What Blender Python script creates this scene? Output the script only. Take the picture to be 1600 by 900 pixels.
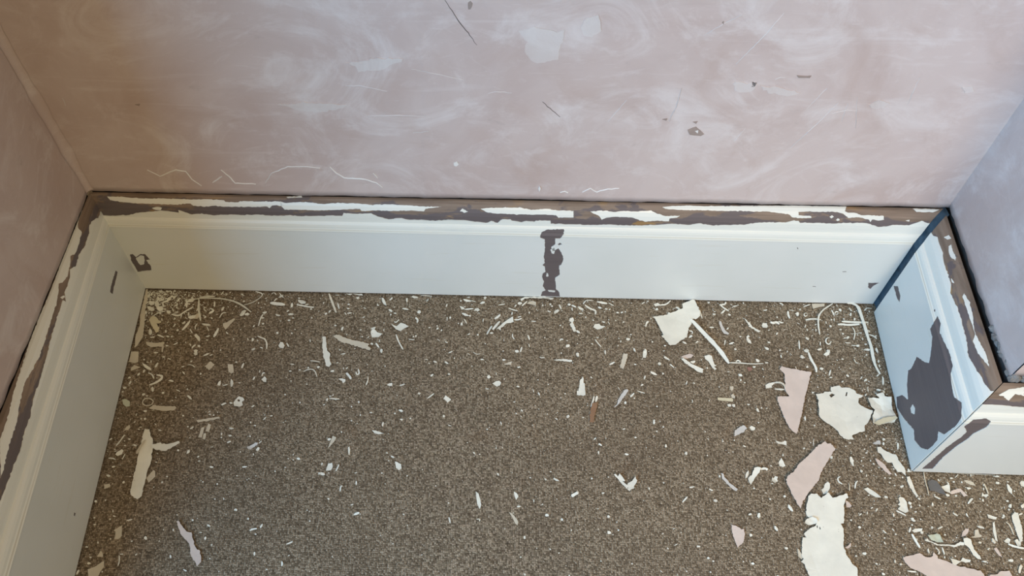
import bpy, bmesh, math, random
from mathutils import Vector, noise
from mathutils.geometry import delaunay_2d_cdt

scn = bpy.context.scene
for o in list(bpy.data.objects):
    bpy.data.objects.remove(o)
COL = scn.collection

# ------------------------------------------------------------------ camera
CX, CY, CZ, RX, RY, RZ, FOC = [0.59155, -0.79961, 1.1693, 0.61188, -0.02463, 0.00885, 1304.72554]
cam = bpy.data.cameras.new('camera')
cam.sensor_fit = 'HORIZONTAL'; cam.sensor_width = 36
cam.lens = FOC / 1600 * 36
cam.clip_start = .02
camo = bpy.data.objects.new('camera', cam); COL.objects.link(camo)
camo.location = (CX, CY, CZ); camo.rotation_euler = (RX, RY, RZ)
scn.camera = camo

# ------------------------------------------------------------------ light
scn.view_settings.view_transform = 'Standard'
scn.view_settings.look = 'None'
scn.view_settings.gamma = 1
scn.view_settings.exposure = -0.12
world = bpy.data.worlds.new('world'); scn.world = world
world.use_nodes = True
world.node_tree.nodes['Background'].inputs[0].default_value = (1.0, .81, .49, 1)
world.node_tree.nodes['Background'].inputs[1].default_value = .58

def area(name, loc, target, sx, sy, power, col, spread=180):
    l = bpy.data.lights.new(name, 'AREA'); l.shape = 'RECTANGLE'
    l.size = sx; l.size_y = sy; l.energy = power; l.color = col; l.spread = math.radians(spread)
    o = bpy.data.objects.new(name, l); COL.objects.link(o)
    o.location = loc
    o.rotation_euler = (Vector(target) - Vector(loc)).to_track_quat('-Z', 'Y').to_euler()
    return o
# daylight: the blue sky in the window of the left wall, and a warm lamp across the room
area('window_daylight', (-.27, -1.62, 1.15), (1, -1.62, 1.15), .95, 1.2, 83, (.245, .585, 1.0))
area('ceiling_lamp', (1.2, -2.3, 2.1), (1.12, -.1, .1), .9, .9, 3.9, (1.0, .76, .52), 46)

# ------------------------------------------------------------------ helpers
def mesh_obj(name, verts, faces, mat, parent=None, smooth=False):
    me = bpy.data.meshes.new(name)
    me.from_pydata([tuple(v) for v in verts], [], faces)
    me.validate()
    if mat: me.materials.append(mat)
    if smooth:
        for p in me.polygons: p.use_smooth = True
    o = bpy.data.objects.new(name, me); COL.objects.link(o)
    if parent: o.parent = parent
    return o
def bm_obj(name, bm, mat, parent=None, smooth=False):
    bmesh.ops.recalc_face_normals(bm, faces=bm.faces[:])
    me = bpy.data.meshes.new(name); bm.to_mesh(me); bm.free()
    me.materials.append(mat)
    if smooth:
        for p in me.polygons: p.use_smooth = True
    o = bpy.data.objects.new(name, me); COL.objects.link(o)
    if parent: o.parent = parent
    return o
def parse(s): return [tuple(map(float, q.split(','))) for q in s.split()]

class N:
    """small node helper"""
    def __init__(s, name, rough=.6):
        s.m = bpy.data.materials.new(name); s.m.use_nodes = True
        s.t = s.m.node_tree; s.b = s.t.nodes['Principled BSDF']; s.b.inputs['Roughness'].default_value = rough
        s.b.inputs['Specular IOR Level'].default_value = .35
        s.co = s.t.nodes.new('ShaderNodeTexCoord').outputs['Object']
    def n(s, typ, **kw):
        x = s.t.nodes.new(typ)
        for k, v in kw.items():
            if k in x.inputs:
                if isinstance(v, bpy.types.NodeSocket): s.t.links.new(v, x.inputs[k])
                else: x.inputs[k].default_value = v
            else: setattr(x, k, v)
        return x
    def link(s, a, b): s.t.links.new(a, b)
    def map(s, scale, rot=(0, 0, 0), src=None):
        x = s.n('ShaderNodeMapping'); x.inputs['Scale'].default_value = scale; x.inputs['Rotation'].default_value = rot
        s.link(src or s.co, x.inputs['Vector']); return x.outputs[0]
    def noise(s, scale, detail=4, rough=.55, dist=0, vec=None):
        x = s.n('ShaderNodeTexNoise', Scale=scale, Detail=detail, Roughness=rough, Distortion=dist)
        s.link(vec or s.co, x.inputs['Vector']); return x.outputs['Fac']
    def ramp(s, fac, stops, interp='LINEAR'):
        x = s.n('ShaderNodeValToRGB'); x.color_ramp.interpolation = interp
        e = x.color_ramp.elements
        while len(e) < len(stops): e.new(.5)
        for i, (p, c) in enumerate(stops):
            e[i].position = p; e[i].color = c if len(c) == 4 else (*c, 1)
        s.link(fac, x.inputs[0]); return x.outputs['Color']
    def mix(s, fac, a, b, typ='MIX'):
        x = s.n('ShaderNodeMixRGB', blend_type=typ)
        for i, v in enumerate((fac, a, b)):
            if isinstance(v, bpy.types.NodeSocket): s.link(v, x.inputs[i])
            elif i == 0: x.inputs[0].default_value = v
            else: x.inputs[i].default_value = (*v, 1)
        return x.outputs[0]
    def math(s, op, a, b=0.0):
        x = s.n('ShaderNodeMath', operation=op)
        for i, v in enumerate((a, b)):
            if isinstance(v, bpy.types.NodeSocket): s.link(v, x.inputs[i])
            else: x.inputs[i].default_value = v
        return x.outputs[0]
    def bump(s, h, strength=.3, dist=.001):
        x = s.n('ShaderNodeBump', Strength=strength, Distance=dist); s.link(h, x.inputs['Height'])
        s.link(x.outputs[0], s.b.inputs['Normal'])
    def color(s, c):
        if isinstance(c, bpy.types.NodeSocket): s.link(c, s.b.inputs['Base Color'])
        else: s.b.inputs['Base Color'].default_value = (*c, 1)
        return s.m
g = lambda v: (v, v, v)

# ------------------------------------------------------------------ materials
def mat_plaster(name, a, b, light):
    """pink skim showing through thinner and thicker passes of the trowel"""
    k = N(name, .5)
    f1 = k.noise(4.2, 7, .62, 1.2)
    c = k.mix(k.ramp(f1, [(.38, g(0)), (.62, g(1))]), a, b)
    f2 = k.noise(6.5, 7, .68, 2.2, k.map((1, 1, 1.25), (0, .6, 0)))
    c = k.mix(k.ramp(f2, [(.50, g(0)), (.70, g(.60))]), c, light)
    st = k.noise(17, 6, .7, 1.6, k.map((.8, 1, 1.7), (0, -.7, 0)))
    c = k.mix(k.ramp(st, [(.56, g(0)), (.72, g(.36))]), c, light)
    hz = k.noise(20, 5, .65, .4, k.map((.22, 1, 2.4)))
    c = k.mix(k.ramp(hz, [(.60, g(0)), (.74, g(.30))]), c, light)
    pk = k.noise(7.5, 5, .6, 1.0)
    c = k.mix(k.ramp(pk, [(.54, g(0)), (.70, g(.40))]), c, tuple(x * y for x, y in zip(a, (.86, .78, .72))))
    dk = k.noise(34, 4, .6, .4, k.map((.7, 1, 1.2)))
    c = k.mix(k.ramp(dk, [(.66, g(0)), (.80, g(.35))]), c, tuple(x * .62 for x in a))
    ln = k.noise(1, 2, .5, .25, k.map((26, 20, 300), (0, .75, 0)))
    c = k.mix(k.ramp(ln, [(.70, g(0)), (.76, g(.22))]), c, light)
    k.bump(k.math('ADD', k.noise(40, 5, .6, .6), k.noise(7, 4, .55, 1)), .4, .0014)
    return k.color(c)
M_plaster = mat_plaster('skimmed_plaster', (.540, .425, .385), (.610, .503, .463), (.735, .665, .635))
M_plaster_pale = mat_plaster('pale_plaster', (.61, .525, .485), (.645, .565, .53), (.70, .64, .61))
def simple(name, c, rough=.6, var=.12, scale=60, bump=.2):
    k = N(name, rough)
    d = tuple(x * (1 - var * 2) for x in c)
    col = k.mix(k.ramp(k.noise(scale, 4), [(.3, g(0)), (.65, g(1))]), d, c)
    if bump: k.bump(k.noise(scale * 4, 3), bump, .0006)
    return k.color(col)
M_ridge = simple('plaster_edge_white', (.80, .77, .73), .6, .05)
M_scratch = simple('plaster_scratch', (.66, .60, .57), .6, .05)
M_dent = simple('plaster_dent', (.36, .28, .24), .7, .1)
M_crack = simple('crack_dark', (.16, .13, .12), .8)
M_masonry = simple('dark_masonry', (.085, .075, .07), .9, .25, 40, .6)
M_jointshade = simple('joint_shade_blue', (.055, .098, .135), .7, .3, 50, .4)  # dark blue shade of the open skirting joint, put into the colour
M_mortar = simple('crumbling_mortar', (.25, .24, .225), .9, .25, 90, .8)

def mat_board(name):
    """old board under the paint: grey brown primer below, bare timber towards the top"""
    k = N(name, .6)
    sep = k.n('ShaderNodeSeparateXYZ'); k.link(k.co, sep.inputs[0])
    # grain runs along the board: boards run along x or along y
    gx = k.noise(1, 5, .6, .3, k.map((9, 9, 160)))
    blot = k.noise(1, 4, .6, .4, k.map((16, 16, 70)))
    primer = k.mix(k.ramp(gx, [(.35, g(0)), (.7, g(1))]), (.128, .103, .100), (.146, .118, .113))
    wood = k.mix(k.ramp(gx, [(.3, g(0)), (.7, g(1))]), (.15, .105, .075), (.29, .215, .16))
    ochre = k.mix(k.ramp(gx, [(.3, g(0)), (.7, g(1))]), (.23, .125, .045), (.40, .26, .12))
    hgt = k.math('MULTIPLY', k.math('SUBTRACT', sep.outputs['Z'], .203), 24.0)
    w = k.math('ADD', hgt, k.math('MULTIPLY', k.math('SUBTRACT', blot, .5), 2.6))
    c = k.mix(k.ramp(w, [(.10, g(0)), (.2, g(1))]), primer, wood)
    oc = k.noise(1, 3, .5, .3, k.map((7, 7, 45)))
    oc = k.math('MULTIPLY', k.ramp(oc, [(.56, g(0)), (.62, g(1))]), k.ramp(w, [(.12, g(0)), (.2, g(1))]))
    c = k.mix(oc, c, ochre)
    k.bump(gx, .35, .0012)
    return k.color(c)
M_board = mat_board('stripped_board')
def mat_paint():
    k = N('old_cream_gloss_paint', .33)
    f = k.noise(5, 3); f2 = k.noise(3, 4, .6, .4, k.map((3, 3, 40)))
    c = k.mix(k.ramp(f, [(.35, g(0)), (.65, g(1))]), (.70, .71, .66), (.74, .745, .70))
    c = k.mix(k.ramp(f2, [(.62, g(0)), (.80, g(.5))]), c, (.62, .58, .46))
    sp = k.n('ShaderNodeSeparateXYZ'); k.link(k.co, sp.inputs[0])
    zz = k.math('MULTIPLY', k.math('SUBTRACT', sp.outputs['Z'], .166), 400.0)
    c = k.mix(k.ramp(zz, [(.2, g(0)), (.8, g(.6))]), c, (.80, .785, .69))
    line = k.math('ABSOLUTE', k.math('MULTIPLY', k.math('SUBTRACT', sp.outputs['Z'], .1712), 900.0))
    dirt = k.math('MULTIPLY', k.ramp(line, [(.3, g(.55)), (1.0, g(0))]), k.ramp(f, [(.35, g(.35)), (.6, g(1))]))
    c = k.mix(dirt, c, (.46, .41, .30))
    k.b.inputs['Specular IOR Level'].default_value = .45
    k.bump(k.noise(1, 3, .5, 0, k.map((25, 25, 260))), .12, .0008)
    return k.color(c)
M_paint = mat_paint()

def mat_carpet():
    k = N('brown_loop_carpet', .95)
    k.b.inputs['Specular IOR Level'].default_value = .1
    wv = k.n('ShaderNodeMixRGB', blend_type='ADD'); wv.inputs[0].default_value = .004
    wn = k.n('ShaderNodeTexNoise', Scale=34.0, Detail=3.0); k.link(k.co, wn.inputs['Vector'])
    k.link(k.co, wv.inputs[1]); k.link(wn.outputs['Color'], wv.inputs[2])
    v = k.n('ShaderNodeTexVoronoi', Scale=1.0, Randomness=.42, feature='F1')
    k.link(k.map((400, 400, 1), src=wv.outputs[0]), v.inputs['Vector'])
    cell = k.n('ShaderNodeSeparateColor'); k.link(v.outputs['Color'], cell.inputs[0])
    sx = k.noise(1, 2, .6, 0, k.map((75, 520, 1))); sy = k.noise(1, 2, .6, 0, k.map((520, 75, 1), src=wv.outputs[0]))
    fib = k.noise(900, 2, .6)
    t = k.math('ADD', k.math('MULTIPLY', cell.outputs[0], .36), k.math('MULTIPLY', k.math('MAXIMUM', sx, sy), .62))
    t = k.math('ADD', t, k.math('MULTIPLY', k.math('SUBTRACT', fib, .5), .5))
    base = k.ramp(t, [(.25, (.115, .083, .052)), (.50, (.29, .222, .148)), (.74, (.52, .42, .30)), (.95, (.80, .68, .52))])
    big = k.noise(4.5, 5, .65, .6)
    base = k.mix(k.ramp(big, [(.36, g(.28)), (.60, g(0))]), base, (.17, .125, .085), 'MIX')
    rust = k.noise(15, 4, .6)
    base = k.mix(k.ramp(rust, [(.62, g(0)), (.78, g(.30))]), base, (.27, .155, .08))
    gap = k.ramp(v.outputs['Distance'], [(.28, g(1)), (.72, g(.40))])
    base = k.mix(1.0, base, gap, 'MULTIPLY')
    k.bump(k.math('SUBTRACT', 1.0, v.outputs['Distance']), .9, .0016)
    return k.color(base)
M_carpet = mat_carpet()

def mat_flake(name, c, rough=.5, spots=True):
    k = N(name, rough)
    geo = k.n('ShaderNodeNewGeometry')
    co = geo.outputs['Position']
    col = k.mix(k.ramp(k.noise(35, 4, .6, .3, co), [(.35, g(0)), (.65, g(1))]), tuple(x * .90 for x in c), c)
    if spots: col = k.mix(k.ramp(k.noise(150, 2, .4, 0, co), [(.745, g(0)), (.78, g(.45))]), col, (.28, .25, .22))
    k.bump(k.noise(120, 3, .5, 0, co), .15, .0006)
    return k.color(col)
TONE = {
 'w': mat_flake('flake_white', (.86, .835, .72)), 'g': mat_flake('flake_beige', (.67, .60, .47)),
 'y': mat_flake('flake_yellowed', (.70, .63, .44)), 'p': mat_flake('flake_pink', (.72, .60, .52), .6, False),
 'l': mat_flake('flake_lavender', (.66, .63, .58)), 'n': mat_flake('flake_greenish', (.58, .60, .46)),
 'b': mat_flake('splinter_brown', (.30, .17, .095), .7, False), 'r': mat_flake('chip_redbrown', (.32, .16, .12), .7, False),
 'k': mat_flake('flake_grey', (.16, .15, .14), .5, False),
}

# ------------------------------------------------------------------ measured data (millimetres on floor, boards and wall)
FLAKES = """
g|0|4|-3,1.1 -0.2,1.1 3.2,-14.2 6.7,-43 12.7,-71.1 15.7,-92.5 11.5,-110.8 8.5,-113.8 4.2,-92.8 4.9,-71.3 -0.2,-46.4 -1.6,-22.5|long beige sliver|lying against the left skirting in the back corner|
y|2|3|18.1,-61.6 22.2,-52.1 38.8,-63.5 38.7,-65.8 31.3,-67.5 39.4,-76.6 39.7,-82.8 35.8,-85.2 28.5,-76.9|yellowish forked flake|in the back left corner debris|
g|1|2|23.3,-102.2 40.4,-103.8 52.7,-101.5 55.4,-120.2 52.9,-120.2 51.1,-110.6 33.5,-111.7 26,-107.4|beige L-shaped flake|below the yellowish forked flake near the left skirting|
w|3|-3.4|78,-20.4 90.3,-16 110.2,-15.5 130.5,-16.6 150.2,-21.8 165,-29.5 182.1,-42.6|long curved paint strip|arching over the debris by the back skirting, left side|
g|0|2|154.9,-52 156.6,-54.3 145.1,-74.8 139.7,-68 138.6,-62.6 144.7,-60.1|beige wedge chip|under the long curved strip near the back skirting|
g|0|2|84.8,-50.6 93.9,-44 98.5,-47.1 95.1,-55 85.7,-54.5|small beige hatchet chip|left of the beige wedge chip|
w|0|4|382.3,-76 382.5,-71.4 387.5,-68.9 393.2,-74.2 401.3,-76.3 396.7,-82.6 385.1,-83.7|white heart-shaped flake|left of centre, a little way out from the back skirting|
w|0|5|414.7,-58.1 423.5,-61 429.6,-54.6 437.8,-57.6 443.4,-61.3 435.8,-65.4 431,-71 422.8,-67.3|cream crumpled flake|just right of the white heart-shaped flake|
g|0|4|322.5,-83.6 331.3,-81.1 345.1,-87.7 363.8,-91.8 382.6,-97.4 380.4,-101.3 386.2,-106.4 384.5,-109.5 367.8,-103.8 347.5,-96.8 336.9,-94.7 325.5,-86.6|grooved beige strip|below the white heart-shaped flake, grooved along its length|
w|0|4|304.7,-85 309.9,-84.9 315.4,-110.2 321.3,-116 321.4,-124.4 326,-136 323.6,-140.8 318.4,-139.7 314.7,-128.1 312.2,-124.6 307.7,-106.8|upright white sliver|left of the grooved beige strip|
w|1|2|332.9,1.1 342,1.1 343.8,0.3 338.7,-1.5|small white shard|against the foot of the back skirting left of the bare patch|
w|1|3|344,1.1 359.6,1.1 361.7,-2.5 346.5,0.4|white blade-shaped shard|against the foot of the back skirting, right of the small white shard|
w|2|3|627.5,-3.1 635,1.1 643.2,1.1 654,1.1 671.7,1.1 683.9,-0.8 682.5,-3.3 667.6,-0.8 647.2,-0.6 635,-2.1 628.9,-8|bright white splinter|lying at the foot of the bare patch in the back skirting|
g|1|3|639.1,-12.6 641.8,-7.6 648.6,-5.8 654,-8.1 653.9,-15.5 645.8,-13.2|pale curled chip|below the bright white splinter|
w|1|6|588.1,-64.8 592.6,-58.5 600.4,-50.4 608.3,-43.9 615,-39.8 615.7,-44.5 616.4,-50 611.1,-51.7 603.1,-53.5 599.2,-59.1 595.3,-61.5 594.7,-67 591.3,-63.2|ragged white splinter|left of centre out from the back skirting, frayed at its end|
w|0|2|525.3,-18.7 531.4,-20.2 534.3,-25 528.9,-25.1|small white pointed shard|left of the ragged white splinter near the back skirting|
w|1|4|709.9,-39.8 715.3,-38.1 717.2,-42.8 715,-47.6 718.7,-57 719.7,-64.7 715.7,-66.4 712.7,-57.1 709.6,-50.9 713,-47.6 709.1,-44.6|white bone-shaped flake|in front of the bare patch, to its right|
w|2|9|848.3,-35.6 874.6,-28.5 876.4,-24.1 880.3,-25.6 891.7,-20 894.7,-17.5 901.6,-15.7 901.2,-7.6 918.6,1.1 922.5,0.3 929.3,-23.1 929,-31.2 920.8,-37.8 914,-37.9 913.1,-45.9 906.7,-55.5 903.1,-69.7 902,-73.6 890.6,-80.8 881.8,-89.4 872.4,-91.2 859.6,-73 863.2,-70.6 856.4,-50.4 852.8,-38.6|large cream axe-head flake|on the carpet in front of the back skirting, right of centre|
w|4|-5.9|912,-38 929.6,-64.3 949.8,-93.1 964,-122.9|straight white stick|running forward from the large cream axe-head flake|
w|0|3|748.7,-55.4 751.6,-49.1 759,-48.1 761.5,-52 768.7,-53.4 762.5,-57.5 754.5,-59.2|small white fish-shaped chip|left of the large cream axe-head flake|
w|0|3|853.6,-7.1 860.7,-3.7 865.7,-8.5 855.9,-11.2|white teardrop chip|behind the large cream axe-head flake by the back skirting|
w|1|4|1001.6,-33.4 1004.7,-34.9 1012.7,-44.2 1014.7,-48.9 1026.7,-57.3 1022.2,-60.5 1016.6,-53.6 1007.9,-49.1 1010.3,-46.7|forked white sliver|right of the straight white stick, pointing to the right|
l|0|4|961.1,-38.4 963.7,-39.1 964.8,-45.4 969.2,-57.1 974.1,-62.5 972.2,-64.6 965.2,-61.9 961.8,-52.6 959.8,-43.2|greyish curled sliver|left of the forked white sliver|
w|0|3|1031.5,-44.6 1034.2,-40 1040.3,-40.4 1041.3,-45.9 1038.6,-50.4 1032.7,-49.3|round white chip|right of the forked white sliver|
g|1|3|1123.7,-0.3 1129.9,1.1 1146.3,1.1 1145,-3.9 1135,-5.7 1124.6,-9.8|dull boxy flake|against the back skirting near its right end|
w|0|3|1002.5,-67.3 1005.6,-64.1 1007.8,-67.1 1004.8,-69.5 1007.9,-74.9 1008.3,-81 1003.9,-79.6 1001.5,-73.5|white drop-shaped chip|below the forked white sliver|
w|3|-2.5|1159.6,0.6 1150,-6.2 1140.3,-13 1131.5,-22.9 1127.8,-31 1124.9,-45.4 1124.1,-62.8|thin bent fibre strip|hanging forward from the dull boxy flake|
w|3|-4.7|1184.2,1.1 1192.8,1.1 1201,-4.9 1202,-21.1 1203.3,-41.9 1203.4,-64 1205.3,-84.1 1203.2,-103.9 1203.2,-120.4 1207.4,-135.1|longest white paint strip|lying along the foot of the right skirting|
g|0|3|4.1,-120 15.7,-119.6 20.1,-138.7 15.1,-141 5.7,-139|beige oblong flake|standing against the left skirting, just in front of the long beige sliver|
g|0|3|13.1,-154.8 11.6,-149.1 16,-144.6 26.4,-148 19.6,-151.1|cream hooked chip|below the beige oblong flake by the left skirting|
n|0|2|13.3,-205.6 17.8,-204.1 25.6,-208.1 27.8,-216.3 22.7,-217.8 16.6,-213.1|greenish cream chip|alone by the left skirting, five-sided|
g|0|2|58.6,-219.7 63.4,-214.4 78.3,-215.2 96.6,-215.1 99.6,-217.5 97.1,-222.3 82.8,-223.6 65.2,-221.6|flat cream bar-shaped chip|on the carpet just right of the paint ring|
g|1|-1.7|62.7,-209.4 61.5,-214.2 56,-216.6 49.5,-215.1 45.8,-210.4 47.3,-204.2 52.9,-202.3 59.1,-204.6 62.2,-208.4|thin paint ring|on the carpet right of the greenish cream chip|
g|0|2|127,-144.3 133.2,-134.6 141.4,-140.3 135.5,-151.3|square beige chip|on the brown carpet left of the pale four-sided chip|
g|0|2|162.2,-139.8 170.4,-139.6 174.2,-152.6 171.2,-156.3 165.3,-152.1|pale four-sided chip|right of the square beige chip|
w|0|4|186.5,-201.9 191,-196.2 197.5,-198.2 200.8,-202.3 197,-205.1 199.9,-210.5 195.7,-214.1 186.9,-212.9 184.5,-207.4|white snail-shaped curl|left part of the carpet, bright against dark pile|189.4,-201.8 190.9,-200.7 193.6,-202 193.9,-204.8 190.8,-204.8
w|0|2|220,-165.2 224.2,-160.1 227.9,-163.6 228.4,-170.1 223.9,-169.4|cream knobbly chip|above right of the white snail-shaped curl|
g|1|3|135.7,-239.4 151.2,-235.1 168.2,-232 169.6,-234.7 153.4,-239.6 138.3,-242.6|pale thin batten-shaped chip|below left of the white snail-shaped curl|
w|0|2|418,-170.1 421.6,-167.9 425.9,-167.1 426.4,-172.1 422.1,-172.9|white boat-shaped chip|alone at mid carpet, left of centre|
w|0|2|340.3,-161.8 344,-161 351.7,-162.3 352.1,-165.9 348.8,-169.5 345.7,-164.6|pale three-cornered chip|left of the white boat-shaped chip|
w|0|2|508.1,-193.5 511,-187.9 515.5,-190.6 520.1,-194.7 514.1,-200.3 512.7,-196.9|small white jagged star|at mid carpet, right of the white boat-shaped chip|
w|0|3|583.7,-165 589.3,-160.6 594.4,-159.3 597.6,-162.5 595.8,-167.6 590.8,-169.8|bright white pebble-like chip|near the middle of the carpet|
w|0|3|682.2,-120.2 690.7,-118 697.1,-117.1 711.3,-120.1 711.2,-122.8 698.3,-121.9|slim white needle-shaped chip|straight out from the bare patch at mid carpet|
g|0|2|600.9,-129.7 609.2,-125.1 614.4,-123.5 613.1,-129.5|pale pointed chip|behind the bright white pebble-like chip|
w|0|2|722.2,-157.6 727,-149.6 728.7,-154.6 728.4,-161.1 730.3,-161.7 730.5,-181.7 726.9,-183.9 716.9,-182 717.1,-174.9 719.6,-174.8|white bottle-shaped flake|on the carpet above the brown wood splinter|
b|1|2|740.1,-196.9 748.3,-195.3 747.3,-203.7 744.4,-212 741.1,-229.8 734.3,-229.9 737.9,-203.9|brown wood splinter|on the carpet at centre right, with two pale prongs|
l|0|3|773.6,-203.1 778.9,-198.1 780.6,-190.4 786.3,-180.5 793.3,-171.8 797.1,-170.6 798.9,-173.1 793.9,-181 788.4,-187.5 781.5,-197.4 777.4,-201.6|silvery fish-shaped sliver|right of the brown wood splinter|
g|0|2|788.4,-129.1 795.2,-105.1 802.4,-105.7 801.2,-113.2 793.3,-134.2 788.9,-132.1|pale oblong chip|behind the silvery fish-shaped sliver|
w|1|4|888.4,-113.5 892.4,-112.6 904.3,-122.8 922.6,-132 919.8,-139.4 915.4,-138 902.4,-128 892.9,-120.1|white oblong stick|below the straight white stick, sloping to the right|
p|0|3|888.8,-109.7 894.5,-105.8 904,-102.6 910.2,-105.4 905.7,-110.1 896.4,-111.8|pinkish brown chip|touching the back of the white oblong stick|
w|0|2|826,-111.9 828.2,-100.6 831.4,-94.4 834.4,-97.4 833.9,-103.4 831.2,-112.5|white wedge chip|right of the pale oblong chip|
w|1|4|927,-107.3 935.1,-104.9 939.4,-107 940.4,-114.5 942,-122.7 945,-124.1 940.2,-126.4 944.1,-130.7 941.2,-133 937.8,-129.4 932.4,-116.2 927.7,-111.8|cream wishbone-shaped flake|below the tip of the straight white stick|
r|0|2|994,-126.7 997.5,-125.1 1001.7,-127.2 999.6,-132.4 995.1,-132.5|small reddish brown chip|under the thin horizontal stick, right of centre|
p|2|6|1045.4,-129.9 1049.6,-124.6 1054.6,-126 1095.8,-134.7 1088.2,-153.8 1077.9,-176.9 1072.1,-193.9 1061.4,-221.8 1052,-243.6 1045.3,-238.3 1038.6,-222.2 1034.9,-200.3 1032.3,-186.4 1033.4,-180 1052.8,-178.2 1048.1,-169 1052.3,-138.6 1049.7,-135|big pink notched flake|on the carpet left of the large white ragged flake|
w|1|3|1018.6,-158.2 1023.6,-155.2 1031.7,-152.9 1034,-155 1028.1,-159.5 1028.9,-162.3 1018.2,-164.7|bluish white curl|tucked under the left of the big pink notched flake|
y|0|2|938.6,-182.1 960.8,-182.3 963.6,-184.4 962.5,-187.9 938.6,-186.7|short yellow cream bar|on the carpet left of the big pink notched flake|
g|1|2|960.8,-177.4 964.3,-175.2 966.9,-179.3 965.6,-183.6 961.4,-182.3|small pale tab|touching the short yellow cream bar|
g|0|2|961.1,-161.7 967,-161.1 967,-165.1 963.2,-169.8 960.8,-166|pale beige tab|above the short yellow cream bar|
w|0|3|1124,-98.9 1128.7,-95 1135,-93.4 1133.9,-98.7 1128.6,-101.9|whitish crumbly chip|above right of the big pink notched flake|
w|1|-1.8|964.5,-119.2 984,-119.5 1002.1,-120.5 1022,-118.6|thin horizontal stick|right of the tip of the straight white stick|
w|1|7|1095,-174.4 1107.6,-172 1110.7,-169.1 1122.3,-168.9 1121,-166 1122.8,-160.2 1137.5,-157.8 1138.2,-160.6 1152.2,-161 1160.6,-166.6 1160.4,-170.2 1170.8,-174.9 1167.6,-177.8 1162.8,-179.3 1160.5,-186.4 1163.7,-192 1171.9,-197.4 1179.9,-200.7 1177.5,-205.6 1169.5,-218.2 1167.4,-221.7 1161.3,-226.2 1159,-236 1148.4,-238.9 1137.2,-244.5 1138.9,-250.3 1130.7,-251.3 1126.1,-250.1 1117.7,-242.9 1117,-237.9 1110.5,-230.3 1098.7,-221 1093.6,-215.6 1092.2,-210.2 1094.4,-202.4 1094.8,-191.2 1097.2,-185.6|large white ragged flake|on the carpet beside the right skirting below the bare patch|1116.5,-175.4 1121.7,-171.7 1126.4,-173.8 1118.8,-179.6/1142.3,-175.8 1145.3,-169.1 1147.3,-168.6 1144.9,-175.5
w|3|14|1175.2,-180.5 1185.2,-178.9 1193.5,-181.5 1189.4,-174.5 1201.1,-171.4 1201.9,-178.5 1211.8,-179.7 1210.8,-193.8 1212.2,-215.3 1207.5,-221.5 1191.7,-224.5 1179.6,-228.2 1172.1,-225.6 1176.5,-209.8 1181.8,-200.7 1176.7,-193.1|crumpled cream flake|jammed between the large white ragged flake and the right skirting|
y|8|4|1172.7,-225.6 1181.6,-220 1193.9,-215.6 1209.6,-213.5 1211.8,-217 1204.1,-220.2 1191.9,-223.8 1180.1,-228.6|yellowed torn edge|of the crumpled cream flake|
w|2|7|63.2,-256.3 70.4,-257.2 73.8,-266.6 79.4,-273.8 82.4,-289.2 84.4,-304.4 82.6,-319.5 84,-339.1 84.6,-355.6 84.9,-360.4 79.8,-365.3 70.1,-359.7 66.7,-354 65.6,-339.5 65,-319.8 63.4,-299.8 63.2,-284.4 62,-268.9|tall white torn strip|on the left carpet, with a side arm like a cross|
w|5|3|79.8,-281.5 92.6,-278.1 94.5,-280.6 109.5,-279 119.6,-276.2 121.4,-278.8 115.3,-283.4 101.8,-291.4 87.2,-289.7 80.9,-287.9|white pointed arm|sticking out to the right from the tall white torn strip|
g|0|2|82.8,-331.8 90,-319.3 92.7,-320.5 95.4,-329.1 87.9,-338.5|cream lozenge chip|right of the lower half of the tall white torn strip|
g|0|2|29.4,-259.8 31.8,-251.2 36.3,-247.8 38.2,-252.4 35.6,-256.4 31.9,-255.8|cream arrowhead chip|by the left skirting above the tall white torn strip|
g|0|2|25,-342.7 32.7,-341.1 35.1,-345.5 27.5,-349.3|small beige oblong tile|by the left skirting, left of the tall white torn strip|
g|6|-4.3|69.3,-275.3 65.4,-283.1 62.7,-290.9 62,-297.2|cream folded tab|on the left side of the top of the tall white torn strip|
g|0|2|143.5,-266 144.8,-250.2 149.3,-248.8 148.9,-265.9|pale stick chip|leftmost of three short sticks right of the white pointed arm|
g|0|2|152.1,-256 153.6,-243.3 158.1,-244.6 157.6,-256.5|beige stick chip|topmost of three short sticks right of the white pointed arm|
g|0|2|150.6,-268.5 150.4,-259.3 154,-259.2 154.5,-269.7|short beige stub|lowest of three short sticks right of the white pointed arm|
l|0|4|219.3,-280 222.6,-278.7 231.1,-273.1 234.8,-273.5 234.1,-276.5 227.8,-281.2 225.5,-284.4 221.1,-283.2|greyish folded chip|on the left half of the carpet, below the white snail-shaped curl|
w|0|2|402.5,-249.5 408.5,-249.4 421.1,-253.8 412.8,-255.3 406.5,-253.4|cream leaf-shaped chip|at mid carpet, left of centre|
g|0|2|340,-280.9 341.2,-272.4 343.6,-263.2 344.3,-259.3 350.1,-261.8 347.9,-268.4|dull beige wedge chip|left of the cream leaf-shaped chip|
w|0|2|341.7,-315.1 343.7,-304.4 349.5,-303 350.9,-309.3 349.2,-314.3|pale tooth-shaped chip|below the dull beige wedge chip|
w|0|2|442.1,-299.3 445.1,-299.9 451.3,-302.9 452.5,-309.2 449.2,-312.4 444.2,-308.8|white shield-shaped chip|below the cream leaf-shaped chip|
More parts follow.
